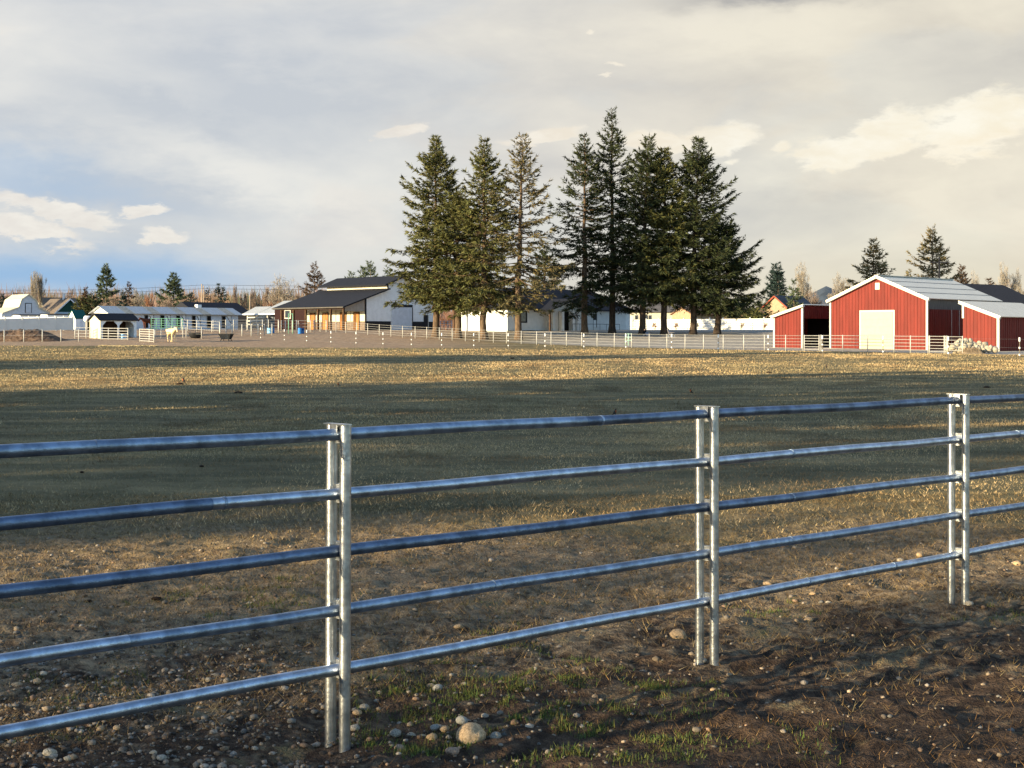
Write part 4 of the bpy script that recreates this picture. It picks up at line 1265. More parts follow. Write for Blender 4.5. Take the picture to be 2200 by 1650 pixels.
# ------------------------------------------------------------------ bare trees
def bare_mesh(seed, kind):
    r = random.Random(seed)
    br = MB(); tw = []

    def rnd_perp(d):
        v = Vector((r.gauss(0, 1), r.gauss(0, 1), r.gauss(0, 1)))
        v = v - d * v.dot(d)
        return v.normalized()

    def grow(p, d, L, rad, depth):
        pts = [p]
        q, dd = p.copy(), d.copy()
        for k in range(3):
            dd = (dd + rnd_perp(dd) * .14 + Vector((0, 0, .10 if kind != 'round' else .05))).normalized()
            q = q + dd * (L / 3); pts.append(q.copy())
        if rad > .0016: br.tube(pts, rad, 3 if depth > 1 else 5, rad * .6, cap=False)
        if depth >= 5:
            for k in range(5):
                a = pts[r.randint(1, 3)]
                e = (dd + rnd_perp(dd) * r.uniform(.3, 1.0)).normalized() * L * r.uniform(.5, 1.0)
                w = rnd_perp(e.normalized()) * .0024
                tw.append((a - w, a + w, a + e))
            return
        n = {'poplar': (5, 4, 3, 3, 3), 'vase': (5, 4, 3, 3, 3), 'round': (6, 4, 3, 3, 3)}[kind][depth]
        for i in range(n):
            f = r.uniform(.35, 1.0) if depth else r.uniform(.25, 1.0)
            a = pts[0].lerp(pts[-1], f) if depth == 0 else pts[min(3, int(f * 3.99))]
            ang = {'poplar': r.uniform(.15, .38), 'vase': r.uniform(.28, .6), 'round': r.uniform(.45, .95)}[kind]
            e = (dd * math.cos(ang) + rnd_perp(dd) * math.sin(ang)).normalized()
            grow(a, e, L * r.uniform(.55, .82) * (1 if depth else {'poplar': 1.0, 'vase': .85, 'round': .8}[kind]), rad * .52, depth + 1)
        grow(pts[-1], dd, L * .72, rad * .6, depth + 1)
    grow(Vector((0, 0, 0)), Vector((0, 0, 1)), .36 if kind != 'round' else .30, .017, 0)
    V = np.array([tuple(v) for t in tw for v in t])
    top = max(V[:, 2].max(), .1)
    V /= top
    br.v = [(x / top, y / top, z / top) for x, y, z in br.v]
    rad = np.percentile(np.hypot(V[:, 0], V[:, 1]), 95)
    return br, V, rad


BARE = {}


def bare(name, label, px, D, ytop, halfw_px, kind, seed, twig, group):
    key = (kind, seed, twig)
    H = htop(px, D, ytop)
    if key not in BARE:
        br, V, rad = bare_mesh(seed, kind)
        BARE[key] = (br.mesh('branches', M[twig]), npmesh('twigs', V, np.arange(len(V)).reshape(-1, 3), M[twig]), rad)
    b, w, rad = BARE[key]
    t = thing(name, label, 'tree', G(px, D), seed * 1.3 + px, group)
    s = halfw_px / FPX * D / rad
    for n, d in (('trunk', b), ('twigs', w)):
        o = link(n, d, t); o.scale = (s, s, H)
    return t


BG = 'leafless trees beyond the farm'
bare('poplar_tree', 'tall narrow leafless poplar behind the gambrel barn', 74, 330, 576, 10, 'poplar', 1, 'twig_g', BG)
bare('poplar_tree', 'second slightly lower leafless poplar right of the gambrel roof', 86, 332, 581, 11, 'poplar', 2, 'twig_g', BG)
bare('bare_tree', 'wide leafless tree between the poplars and the tall pine', 150, 380, 614, 24, 'vase', 3, 'twig', BG)
bare('bare_tree', 'leafless shrub-like tree just under the tall pale-green pine', 232, 290, 632, 20, 'round', 4, 'twig', BG)
bare('bare_tree', 'leafless tree with pale upright stems behind the left stable roof', 292, 340, 612, 14, 'vase', 3, 'twig_g', BG)
bare('bare_tree', 'reddish leafless tree behind the stable left of the round pine', 322, 335, 625, 14, 'vase', 5, 'twig_r', BG)
bare('bare_tree', 'dull brown leafless tree in front of the round-topped pine', 352, 282, 632, 18, 'round', 4, 'twig', BG)
bare('bare_tree', 'low brown leafless tree right below the round-topped pine', 385, 284, 643, 16, 'round', 6, 'twig', BG)
bare('bare_tree', 'reddish low leafless tree under the gaunt spires', 485, 330, 640, 20, 'round', 6, 'twig_r', BG)
for i, (px, yt) in enumerate(((505, 606), (516, 616), (527, 622), (536, 612), (546, 618), (556, 614), (570, 608))):
    labs = ['tallest thin leafless larch, left of the pale roadside pole', 'thin leafless larch second along the row', 'short thin leafless larch nearest the pale pole', 'thin leafless larch just right of the pale pole',
            'thin leafless larch above the small white roof', 'thin leafless larch left of the last tall one', 'tall thin leafless larch nearest the big round bare tree']
    bare('larch_tree', labs[i], px, 335, yt, 6, 'poplar', 7 + i % 2, 'twig', 'row of leafless larches behind the hay shed')
bare('bare_tree', 'big round leafless tree left of the dark spruce', 613, 290, 584, 34, 'round', 9, 'twig_g', BG)
bare('bare_tree', 'brown leafless tree under the dark spruce beside the black barn roof', 655, 275, 610, 22, 'round', 6, 'twig', BG)
bare('bare_tree', 'dense reddish leafless bush behind the bright white roof', 590, 300, 630, 26, 'round', 4, 'twig_r', BG)
bare('bare_tree', 'leafless bush behind the maroon shed', 690, 280, 625, 16, 'round', 6, 'twig', BG)
bare('bare_tree', 'pale multi-stemmed leafless tree behind the house roof', 1190, 225, 556, 14, 'poplar', 2, 'twig_g', BG)
bare('bare_tree', 'reddish leafless shrub under the carport beam', 958, 215, 660, 16, 'round', 6, 'twig_r', BG)
bare('bare_tree', 'tall upright leafless tree right of the blue-black spruces', 1733, 270, 555, 23, 'vase', 10, 'twig_g', BG)
bare('bare_tree', 'spreading leafless tree between the red shed and barn roof', 1808, 250, 579, 24, 'vase', 11, 'twig_g', BG)
bare('bare_tree', 'leafless shrub thicket above the small red shed roof', 1745, 262, 620, 30, 'round', 4, 'twig', BG)
for i, (px, yt, hw) in enumerate(((2093, 575, 14), (2040, 590, 14), (2150, 556, 20), (2182, 568, 18))):
    labs = ['pale leafless tree above the black roof right of the cone-shaped evergreen', 'leafless tree faint behind the tall sunlit fir', 'tallest pale leafless tree near the right edge', 'pale leafless tree cut by the right edge']
    bare('bare_tree', labs[i], px, 290, yt, hw, 'vase', 10 + i % 2, 'twig_g', BG)
bare('bare_tree', 'brown leafless bush above the black roof at the right edge', 2165, 260, 598, 22, 'round', 6, 'twig', BG)

# far-off wood reading as one brown mass
Vs, Cs = [], []
for px in np.arange(-150, 2400, 5.0):
    D = 470 + rng.uniform(-40, 60)
    hh = rng.uniform(26, 52) if px < 760 else rng.uniform(18, 34)
    if 760 < px < 1640: hh *= .8
    yt = (666 if px < 760 else 682) - hh * 1.25
    Hh = zpix(yt, D) - 3.0
    n = 90
    bx_ = U(px) * D + rng.normal(0, 1.6, n); by = D + rng.normal(0, 3, n); bz = 3.0 + rng.uniform(0, .55, n) * Hh
    ll = rng.uniform(.3, .55, n) * Hh * (1 - .3 * rng.random(n))
    dx = rng.normal(0, .28, n) * ll; w = rng.uniform(.08, .28, n)
    Vs.append(np.stack([np.stack([bx_ - w, by, bz], 1), np.stack([bx_ + w, by, bz], 1), np.stack([bx_ + dx, by, np.minimum(bz + ll, 3 + Hh)], 1)], 1).reshape(-1, 3))
    s = rng.uniform(.6, 1.3); g = rng.random() < .22
    c = np.array([.35, .5, .42]) if g else np.array([1.0, rng.uniform(.82, 1), rng.uniform(.75, 1)])
    Cs.append(np.tile(c * s, (3 * n, 1)))
V = np.concatenate(Vs)
wood = link('far_wood', npmesh('far_wood', V, np.arange(len(V)).reshape(-1, 3), mat('far_wood_twigs', (.20, .145, .115), .9, 0, .2, .2, tint=True), np.concatenate(Cs)))
tag(wood, 'far-off band of brown leafless wood along the skyline', 'wood', kind='stuff')

# evergreens left of the field, out of frame, that throw the long shadows over the pasture
wrow = []
proto = fir('windbreak_fir', 'tall fir of the windbreak whose shadow falls over the pasture', (0, 0, 0), 90, 12.5, 3.3, 'bark', 'needle_d', 'windbreak firs left of the pasture, out of view', limbs=False, base=.03, nb=9, dens=.85, leaf=.85, whorl=.75, narrow=.55)
thin = fir('windbreak_fir', 'thin see-through fir of the windbreak letting sun through to the near fence', (0, 0, 0), 91, 12.0, 2.6, 'bark', 'needle_d', 'windbreak firs left of the pasture, out of view', base=.05, nb=5, dens=.62, leaf=.62, whorl=.85, narrow=.5, bare_gap=.25)
spots = []
y = 35.5
while y > -62:
    x = -31.0 - (43 - y) * .155 + random.uniform(-.8, .8)
    lean_in = -25.0 < y < -8.5
    spots.append((x, y, random.uniform(.92, 1.12), lean_in))
    y -= 4.6 if lean_in else 3.8
spots += [(-75, 51.5, 1.85, False), (-72, 47.5, 1.55, False), (-79, 55.5, 1.40, False)]
first = {True: True, False: True}
for i, (x, y, sc_, th) in enumerate(spots):
    src = thin if th else proto
    o = src if first[th] else copy_tree(src)
    first[th] = False
    o.location = (x, y, -.1 + zt(x, y)); o.scale = (1.2, 1.2, sc_ * .84) if th else (max(1, sc_), max(1, sc_), sc_); o.rotation_euler = (0, 0, i * 1.9)


# ------------------------------------------------------------------ poles and wires
def pole(label, px, D, ytop, arm=False, m='polew', r=.14):
    g = G(px, D); H = htop(px, D, ytop)
    t = thing('utility_pole', label, 'utility pole', g, 0, 'utility poles')
    MB().tube([(0, 0, -.3), (0, 0, H)], r, 8, r * .75).build('pole', M[m], t, True)
    if arm:
        MB().box(-1.1, 1.1, -.06, .06, H - .75, H - .6).build('crossarm', M[m], t)
        MB().tube([(.42, 0, H - 4.4), (.42, 0, H - 3.3)], .24, 8).build('transformer', mat('grey_transformer', (.40, .44, .48), .5, .2), t)
    return g + Vector((0, 0, H))


pa = pole('left one of two pale utility poles behind the stable', 433.5, 280, 610)
pb = pole('right one of two pale utility poles behind the stable, slightly shorter', 437.5, 282, 614)
pcx = pole('short pale pole behind the hay shed', 537, 270, 634)
pdx = pole('dark utility pole with crossarm and transformer before the sunlit fir', 2018, 180, 552, True, 'black', .13)
for dz, lab in ((0, 'upper overhead wire running left from the pale utility poles'), (-.7, 'lower overhead wire running left from the pale utility poles')):
    w = MB()
    p, q = G(-250, 300), pa + Vector((0, 0, -.2 + dz))
    p.z = zpix(613, 300) + dz
    w.tube([p.lerp(q, k / 12) + Vector((0, 0, -1.0 * (1 - (2 * k / 12 - 1) ** 2))) for k in range(13)], .03, 3)
    q2 = pcx + Vector((8, 10, 2.0 + dz))
    w.tube([q.lerp(q2, k / 6) for k in range(7)], .03, 3)
    tag(w.build('overhead_wire', M['black']), lab, 'wire', 'overhead wires')


# ------------------------------------------------------------------ feeders, barrels, mulch, rocks
def icosphere(sub):
    import bmesh
    bm = bmesh.new(); bmesh.ops.create_icosphere(bm, subdivisions=sub, radius=1)
    v = np.array([tuple(p.co) for p in bm.verts]); f = np.array([[q.index for q in p.verts] for p in bm.faces])
    bm.free(); return v, f


ICO = {k: icosphere(k) for k in (1, 2, 3)}


def rock_mesh(seed, sub=2, rough=.34, flat=1.0, mt='rock', tint=(1, 1, 1), angular=False):
    r = np.random.default_rng(seed)
    v, f = ICO[sub]; v = v.copy()
    off = r.uniform(0, 50, 2)
    n1 = fbm(v[:, 0] * 1.3 + off[0] + v[:, 2], v[:, 1] * 1.3 + off[1] - v[:, 2] * .7, 3, seed)
    v *= (1 + (n1 - .5) * 2 * rough)[:, None]
    if angular:
        for k in range(7):
            d = r.normal(0, 1, 3); d /= np.linalg.norm(d)
            h = v @ d; lim = r.uniform(.55, .8)
            v -= np.outer(np.maximum(h - lim, 0), d)
    v *= np.array([1, r.uniform(.7, .95), flat * r.uniform(.62, .82)])
    c = np.tile(np.array(tint, float), (len(v), 1)) * r.uniform(.85, 1.15)
    return npmesh('stone', v, f, M[mt], c, smooth=not angular)


def put_stone(name, label, x, y, rad, seed, group=None, sub=2, tint=(1, 1, 1), sink=.25, flat=.85, **kw):
    o = link(name, rock_mesh(seed, sub, flat=flat, tint=tint, **kw), None, (x, y, float(gz(x, y)) + rad * .7 * flat * (1 - 2 * sink)), seed * .77)
    o.scale = (rad, rad, rad)
    return tag(o, label, 'stone' if name != 'rock' else 'rock', group)


def gp2(px, py):
    """near ground point seen at a pixel (flat ground)"""
    D = CH * FPX / (py - HY)
    return U(px) * D, D


WARM, GREYT, PINK, PALE = (1.25, 1.0, .72), (.85, .92, .98), (1.15, .92, .82), (1.2, 1.18, 1.1)
named = [
    (1012, 1592, 38, 3, WARM, 'largest tan boulder on the ground right of the nearest fence posts'),
    (992, 1561, 14, 2, GREYT, 'grey stone tucked behind the largest boulder'),
    (955, 1564, 12, 2, WARM, 'small blocky tan stone left behind the largest boulder'),
    (935, 1562, 12, 2, GREYT, 'dark grey stone left of the blocky tan one'),
    (1064, 1590, 15, 2, GREYT, 'grey stone touching the right side of the largest boulder'),
    (972, 1622, 18, 2, PINK, 'pinkish stone half buried in front of the largest boulder'),
    (908, 1577, 13, 2, WARM, 'brown stone left of the largest boulder'),
    (850, 1590, 15, 2, GREYT, 'dark grey rounded stone between fence post and boulder'),
    (882, 1580, 12, 2, PALE, 'flat pale stone between the dark grey stone and the boulder'),
    (929, 1594, 13, 2, WARM, 'low tan stone in the grass left of the boulder'),
    (860, 1620, 13, 2, PINK, 'brown stone low in front of the boulder'),
    (782, 1518, 12, 2, PALE, 'pale stone just right of the nearest fence posts'),
    (768, 1540, 13, 2, WARM, 'tan stone stacked by the nearest fence post foot'),
    (762, 1566, 13, 2, PALE, 'flat cream stone at the nearest fence post foot'),
    (927, 1470, 11, 2, WARM, 'bright tan stone lying above a grey one in the grass'),
    (940, 1484, 13, 2, GREYT, 'blue-grey stone below the bright tan one'),
    (1076, 1463, 8, 2, PINK, 'small orange stone alone in the grass'),
    (1457, 1369, 21, 2, WARM, 'rounded tan rock at the left foot of the middle fence posts'),
    (1505, 1421, 14, 2, PALE, 'flat pale stone between the feet of the middle fence posts'),
    (1737, 1328, 11, 2, WARM, 'brown egg-shaped stone beyond the fence, larger of two'),
    (1711, 1333, 7, 2, WARM, 'small tan stone left of the brown egg-shaped one'),
    (1781, 1291, 9, 2, PALE, 'pale pebble-shaped stone beyond the fence left of the last posts'),
    (1746, 1275, 8, 2, WARM, 'small tan stone left of the pale pebble-shaped one'),
    (1535, 1491, 11, 2, WARM, 'tan stone alone in front of the middle fence posts'),
    (2083, 1306, 11, 2, PALE, 'pale stone at the foot of the last fence posts'),
    (1934, 1201, 8, 2, PALE, 'pale stone on the straw below the fourth rail'),
    (1976, 1195, 8, 2, WARM, 'left one of two tan stones side by side on the straw'),
    (1990, 1196, 7, 2, WARM, 'right one of two tan stones side by side on the straw'),
    (2186, 1215, 11, 2, WARM, 'tan stone at the right edge below the rails'),
    (1648, 1253, 12, 2, WARM, 'long flat tan stone above the lowest rail'),
    (106, 1625, 17, 2, PALE, 'white stone at the bottom left of the gravel'),
    (147, 1636, 10, 2, PALE, 'smaller white stone right of the biggest one in the gravel'),
    (216, 1577, 10, 2, WARM, 'tan stone, left one of a pair below the lowest rail'),
    (250, 1576, 9, 2, WARM, 'tan stone, right one of a pair below the lowest rail'),
    (330, 1630, 9, 2, PALE, 'tall pale stone near the bottom edge in the gravel'),
    (348, 1636, 13, 2, GREYT, 'grey stone at the bottom edge in the gravel'),
    (35, 1482, 14, 2, WARM, 'flat tan stone near the left edge above the lowest rail'),
    (80, 1478, 10, 2, WARM, 'orange stone beside the flat tan one near the left edge'),
    (93, 1460, 8, 2, PALE, 'small pale stone above the orange one near the left edge'),
    (448, 1462, 8, 2, PALE, 'white stone above the lowest rail in the dirt'),
    (352, 1468, 7, 2, WARM, 'tan stone left of the white one above the lowest rail'),
    (176, 1421, 6, 2, PALE, 'small pale stone just under the fourth rail'),
    (548, 1608, 10, 2, GREYT, 'grey-green stone in the gravel left of the nearest posts'),
    (985, 1354, 9, 2, WARM, 'ochre stone between the two lowest rails'),
]
for i, (px, py, hw, sub, tint, lab) in enumerate(named):
    x, y = gp2(px, py - 2)
    rad = hw / FPX * y * 1.0
    o = put_stone('boulder' if i == 0 else 'stone', lab, x, y, rad, 300 + i, 'stones along the near fence', 3 if i == 0 else 2, tint, .22 if i == 0 else .36)

# loose gravel and pebbles (uncountable)
Vs, Ts, Cs = [], [], []
off = 0
v1, f1 = ICO[1]
npb = 0
while npb < 10000:
    y = rng.uniform(4.9, 13.0); u = rng.uniform(-.40, .40); x = u * y
    px_ = 1100 + u * FPX
    py_ = HY + CH * FPX / y
    dens = .06 + .94 * sstep(900, 250, px_) * sstep(1300, 1480, py_) + .22 * sstep(1150, 1500, py_) * sstep(1500, 900, px_) + .12 * sstep(1300, 1150, py_) * (py_ > 1150)
    if rng.random() > dens: continue
    r = .0085 * rng.lognormal(0, .45)
    if rng.random() < .06: r *= 2.0
    r = min(r, .024)
    d = v1 * (1 + rng.uniform(-.18, .18, (len(v1), 1))) * np.array([1, rng.uniform(.6, 1), rng.uniform(.5, .8)]) * r
    a = rng.uniform(0, 6.28); ca, sa = math.cos(a), math.sin(a)
    d = np.stack([d[:, 0] * ca - d[:, 1] * sa, d[:, 0] * sa + d[:, 1] * ca, d[:, 2]], 1)
    Vs.append(d + np.array([x, y, float(gz(x, y)) - r * .12])); Ts.append(f1 + off); off += len(v1)
    c = np.array([(1, .95, .88), (1.5, 1.3, 1.05), (.7, .75, .8), (1.2, .9, .7), (1.55, 1.48, 1.38), (.45, .40, .36), (.5, .45, .4)][rng.integers(0, 7)]) * rng.uniform(.6, 1.15)
    Cs.append(np.tile(c, (len(v1), 1)))
    npb += 1
tag(link('gravel', npmesh('gravel', np.concatenate(Vs), np.concatenate(Ts), M['gravelm'], np.concatenate(Cs))), 'loose gravel and pebbles scattered in the dirt along the fence', 'gravel', kind='stuff')

# quarried rocks heaped before the red sheds
heap = [(2038, 750, 9), (2047, 747, 10), (2053, 753, 8), (2056, 741, 9), (2063, 738, 12), (2070, 747, 9), (2062, 752, 8), (2075, 733, 9), (2084, 734, 7), (2081, 741, 13), (2085, 731, 6), (2091, 742, 9),
        (2098, 742, 6), (2104, 739, 8), (2102, 748, 9), (2116, 742, 10), (2112, 752, 8), (2124, 751, 10), (2130, 748, 7), (2138, 751, 8), (2110, 746, 7), (2094, 751, 8)]
hp = ['at its left end', 'second from its left end', 'low on its left side', 'small, on its left slope', 'broad, on its left shoulder', 'low, left of its dirt patch', 'lowest on the left', 'below its topmost stone', 'under its topmost stone', 'big and grey-sided, in its middle',
      'topmost of all', 'right of its big middle stone', 'small, in the dip right of its middle', 'atop its right part', 'below the right part top', 'broad and pinkish, on its right part', 'low in its right part', 'pale, low at its right', 'small, near its right end', 'grey, at its right end by the white trim', 'wedged inside its right part', 'half buried at its middle foot']
for i, (px, py, hw) in enumerate(heap):
    D = 112.5 + (0 if py > 745 else 1.2)
    x = U(px) * D
    o = link('rock', rock_mesh(500 + i, 2, .18, 1.15, 'pale_rock', (1, 1, 1), True), None, (x, D, zpix(py, D)), i * 1.1)
    rad = hw / FPX * D * 1.10
    o.scale = (rad, rad, rad)
    o.rotation_euler = (i * .7, i * .4, i * 1.1)
    tag(o, 'pale rock in the red sheds heap, ' + hp[i], 'rock', 'pale rocks heaped before the red sheds')


def mound(name, label, cat, px0, px1, D, ytop, depth, m, seed, base_y=None):
    n, k = 70, 16
    x0, x1 = U(px0) * D, U(px1) * D
    vs = []
    Hm = htop((px0 + px1) / 2, D, ytop)
    for j in range(k + 1):
        for i in range(n + 1):
            a, b = i / n, j / k
            e = (1 - (2 * a - 1) ** 4) * (1 - (2 * b - 1) ** 2)
            x, y = x0 + (x1 - x0) * a, D + depth * (b - .3)
            hgt = Hm * e * (.72 + .5 * float(fbm(a * 9 + seed, b * 4, 3, seed))) * (1 if a < .72 else max(0, 1 - (a - .72) / .28) ** .8) + .18 * e * (float(fbm(a * 60, b * 18, 3, seed + 5)) - .5)
            vs.append((x, y, zt(x, y) - .03 + hgt))
    fs = [(j * (n + 1) + i, j * (n + 1) + i + 1, (j + 1) * (n + 1) + i + 1, (j + 1) * (n + 1) + i) for j in range(k) for i in range(n)]
    return tag(MB().add(vs, fs).build(name, m, smooth=False), label, cat)


mound('mulch_heap', 'long low heap of dark brown mulch before the white vinyl fence', 'mulch heap', -70, 142, 154.5, 708, 5.0, M['mulch'], 3)
tag(mound('dirt_mound', 'small dirt mound at the foot of the pale rock heap', 'dirt', 2066, 2118, 111.3, 747, 1.6, mat('heap_dirt', (.22, .16, .10), .95, 0, .3, 2), 8), kind='stuff')

# strewn hay on the far pasture edge
Vs = []
for k in range(900):
    px = rng.uniform(215, 335); D = 138.5 + rng.normal(0, .35)
    x = U(px) * D; z = zt(x, D) + .02
    a = rng.uniform(0, 6.28); l = rng.uniform(.15, .4)
    Vs += [(x, D, z), (x + math.cos(a) * l, D + math.sin(a) * l, z + rng.uniform(0, .12)), (x + .03, D + .05, z + .06)]
tag(link('hay', npmesh('hay', np.array(Vs), np.arange(len(Vs)).reshape(-1, 3), M['hay'])), 'pale hay strewn in a line before the shelter', 'hay', kind='stuff')


def barrel(label, px, D, m, h=.9, r=.29):
    t = thing('barrel', label, 'barrel', G(px, D), 0, 'plastic barrels by the pens')
    MB().tube([(0, 0, 0), (0, 0, .06), (0, 0, .3), (0, 0, .33), (0, 0, .6), (0, 0, .63), (0, 0, h - .05), (0, 0, h)], r, 12).build('body', M[m], t, True)
    for z in (.31, .61, h - .03): MB().tube([(0, 0, z - .02), (0, 0, z + .02)], r * 1.05, 12).build('hoop', M[m], t)
    MB().tube([(.1, 0, h), (.1, 0, h + .03)], .05, 8).build('bung', M['black'], t)


barrel('light blue barrel standing inside the shelter panel', 263.5, 158, 'blue_l', .6, .2)
barrel('white barrel beside the light blue one at the shelter', 269, 158.3, 'lamp_white', .5, .14)
barrel('pale blue tub-like barrel behind the white corral posts', 579.5, 172, 'blue_l', .62, .3)
barrel('dark blue barrel right of the pale blue one in the corral', 586, 172.5, 'blue', .62, .2)
barrel('bright blue barrel by the barn porch, taller of the two', 644.5, 172, 'blue', .68, .24)
barrel('bright blue barrel leaning low beside the taller one at the porch', 650, 172.4, 'blue', .42, .2)


def feeders():
    D = 155.0
    t = thing('feed_bunk', 'black slatted feed bunk on legs standing in the dirt', 'feeder', G(486, D), -.25)
    m = M['rubber']
    for s in (-1, 1):
        MB().slab((-.62, s * .42, .72), (.62, s * .42, .72), (.45, s * .2, .2), (-.45, s * .2, .2), .04).build('side_panel', m, t)
        MB().slab((s * .64, -.42, .72), (s * .64, .42, .72), (s * .45, .2, .2), (s * .45, -.2, .2), .04).build('end_panel', m, t)
        for x in (-.4, .4): MB().tube([(x, s * .25, .25), (x * 1.25, s * .42, -.05)], .04, 5).build('leg', m, t)
        MB().box(-.68, .68, s * .46 - .04, s * .46 + .04, .70, .78).build('rim', m, t)
        for k in range(6): MB().tube([(-.4 + .16 * k, s * .45, .68), (-.33 + .13 * k, s * .26, .24)], .018, 4).build('slat', M['galv_old'], t)
    MB().box(-.45, .45, -.2, .2, .2, .24).build('floor_panel', m, t)
    D = 161.0
    b = thing('hay_feeder', 'round black bowl-shaped feeder between two white posts', 'feeder', G(420, D), .2)
    n = 16
    prof = [(.45, .02), (.62, .18), (.74, .42), (.78, .62), (.72, .62), (.66, .42), (.5, .2), (0.01, .12)]
    vs = [(r * math.cos(2 * math.pi * j / n), r * math.sin(2 * math.pi * j / n), z) for r, z in prof for j in range(n)]
    fs = [(i * n + j, i * n + (j + 1) % n, (i + 1) * n + (j + 1) % n, (i + 1) * n + j) for i in range(len(prof) - 1) for j in range(n)]
    MB().add(vs, fs).build('bowl', M['rubber'], b, True)
    for k in range(8):
        a = k * math.pi / 4
        MB().tube([(.78 * math.cos(a), .78 * math.sin(a), .6), (.8 * math.cos(a), .8 * math.sin(a), .82)], .02, 4).build('bar', M['galv_old'], b)
    MB().tube([(.8 * math.cos(k * math.pi / 8), .8 * math.sin(k * math.pi / 8), .82) for k in range(17)], .025, 4).build('ring', M['rubber'], b)


feeders()

# ------------------------------------------------------------------ horses, person, birds
HV = [(-.72, 0, 1.28), (-.45, 0, 1.24), (-.05, 0, 1.16), (.32, 0, 1.18), (.56, 0, 1.24), (.80, 0, 1.36), (1.04, 0, 1.46), (1.22, 0, 1.47), (1.36, 0, 1.30), (1.50, 0, 1.06),
      (-.85, 0, 1.22), (-.98, 0, .95), (-.96, 0, .55)]
HR = [(.24, .26), (.28, .30), (.31, .31), (.29, .30), (.24, .27), (.17, .20), (.12, .15), (.10, .12), (.095, .11), (.065, .07), .06, .075, .04]
HE = [(0, 1), (1, 2), (2, 3), (3, 4), (4, 5), (5, 6), (6, 7), (7, 8), (8, 9), (0, 10), (10, 11), (11, 12)]
for s in (-1, 1):
    o = len(HV)
    HV += [(.46, s * .17, .95), (.47, s * .17, .52), (.46, s * .17, .12), (.50, s * .17, .025)]
    HR += [.13, .062, .048, .06]
    HE += [(4, o), (o, o + 1), (o + 1, o + 2), (o + 2, o + 3)]
    HV += [(-.50, s * .17, .92), (-.70, s * .17, .54), (-.64 + .12 * (s < 0), s * .17, .12), (-.60 + .12 * (s < 0), s * .17, .025)]
    HR += [.16, .068, .048, .06]
    HE += [(1, o + 4), (o + 4, o + 5), (o + 5, o + 6), (o + 6, o + 7)]
    e = len(HV)
    HV += [(1.20, s * .07, 1.54), (1.21, s * .085, 1.64)]
    HR += [.035, .015]
    HE += [(7, e), (e, e + 1)]


def horse(label, px, D, rotz, coat, mane, s=1.0):
    t = thing('horse', label, 'horse', G(px, D), rotz, 'horses in the pens')
    t.scale = (s, s, s)
    link('body', skin_mesh('body', HV, HE, HR, [M[coat]], 2), t)
    mm = MB()
    for k in range(7):
        a = Vector((.58, 0, 1.46)).lerp(Vector((1.22, 0, 1.60)), k / 6)
        mm.slab(a + Vector((-.07, -.02, .02)), a + Vector((.07, -.02, .02)), a + Vector((.05, -.13, -.20)), a + Vector((-.09, -.13, -.20)), .03)
    mm.build('mane', M[mane], t)


horse('pale golden horse standing by the white corral panel, looking right', 369, 151, math.radians(-54), 'palomino', 'mane', .97)
horse('dark red-brown horse standing behind the corral by the stable doors', 317, 189.5, math.radians(-130), 'bay', 'wood', .95)


def person():
    t = thing('person', 'person in black jacket and pale jeans sitting at the foot of a fir trunk', 'person', G(1384.5, 168.5), math.radians(-55))
    v = [(0, 0, .13), (-.04, 0, .36), (-.02, 0, .55), (.02, 0, .66), (.05, 0, .80)]
    r = [.15, .14, .15, .055, .10]
    e = [(0, 1), (1, 2), (2, 3), (3, 4)]
    for s in (-1, 1):
        o = len(v)
        v += [(.06, s * .10, .13), (.42, s * .12, .42), (.60, s * .12, .07), (.74, s * .12, .04)]
        r += [.10, .065, .045, .04]
        e += [(0, o), (o, o + 1), (o + 1, o + 2), (o + 2, o + 3)]
        o = len(v)
        v += [(.0, s * .20, .53), (.12, s * .25, .32), (.36, s * .12, .40)]
        r += [.065, .05, .038]
        e += [(2, o), (o, o + 1), (o + 1, o + 2)]
    def asg(c):
        if c.z > .66: return 2
        if c.x < .16 and c.z > .24: return 0
        if c.z > .24 and abs(c.y) > .17: return 0
        return 1
    link('body', skin_mesh('body', v, e, r, [M['jacket'], M['jeans'], M['skinm']], 2, asg), t)
    hv, hf = ICO[2]
    hv = hv * np.array([.11, .105, .10]) + np.array([.03, 0, .84])
    link('hair', npmesh('hair', hv, hf, M['jacket'], smooth=True), t)
    c = thing('camp_chair', 'small grey canvas chair standing alone near the fir trunks', 'chair', G(1443, 166), math.radians(-30))
    MB().slab((-.25, -.25, .38), (.25, -.25, .38), (.25, .25, .34), (-.25, .25, .34), .03).build('seat', M['greyfab'], c)
    MB().slab((-.25, -.25, .40), (-.25, .25, .40), (-.42, .25, .95), (-.42, -.25, .95), .03).build('backrest', M['greyfab'], c)
    for sx in (-1, 1):
        for sy in (-1, 1): MB().tube([(sx * .22, sy * .24, .36), (sx * .26, sy * .26, -.03)], .018, 5).build('leg', M['galv_old'], c)
        MB().slab((-.25, sx * .27 - .03, .58), (.25, sx * .27 - .03, .56), (.25, sx * .27 + .03, .56), (-.25, sx * .27 + .03, .58), .02).build('armrest', M['greyfab'], c)


person()

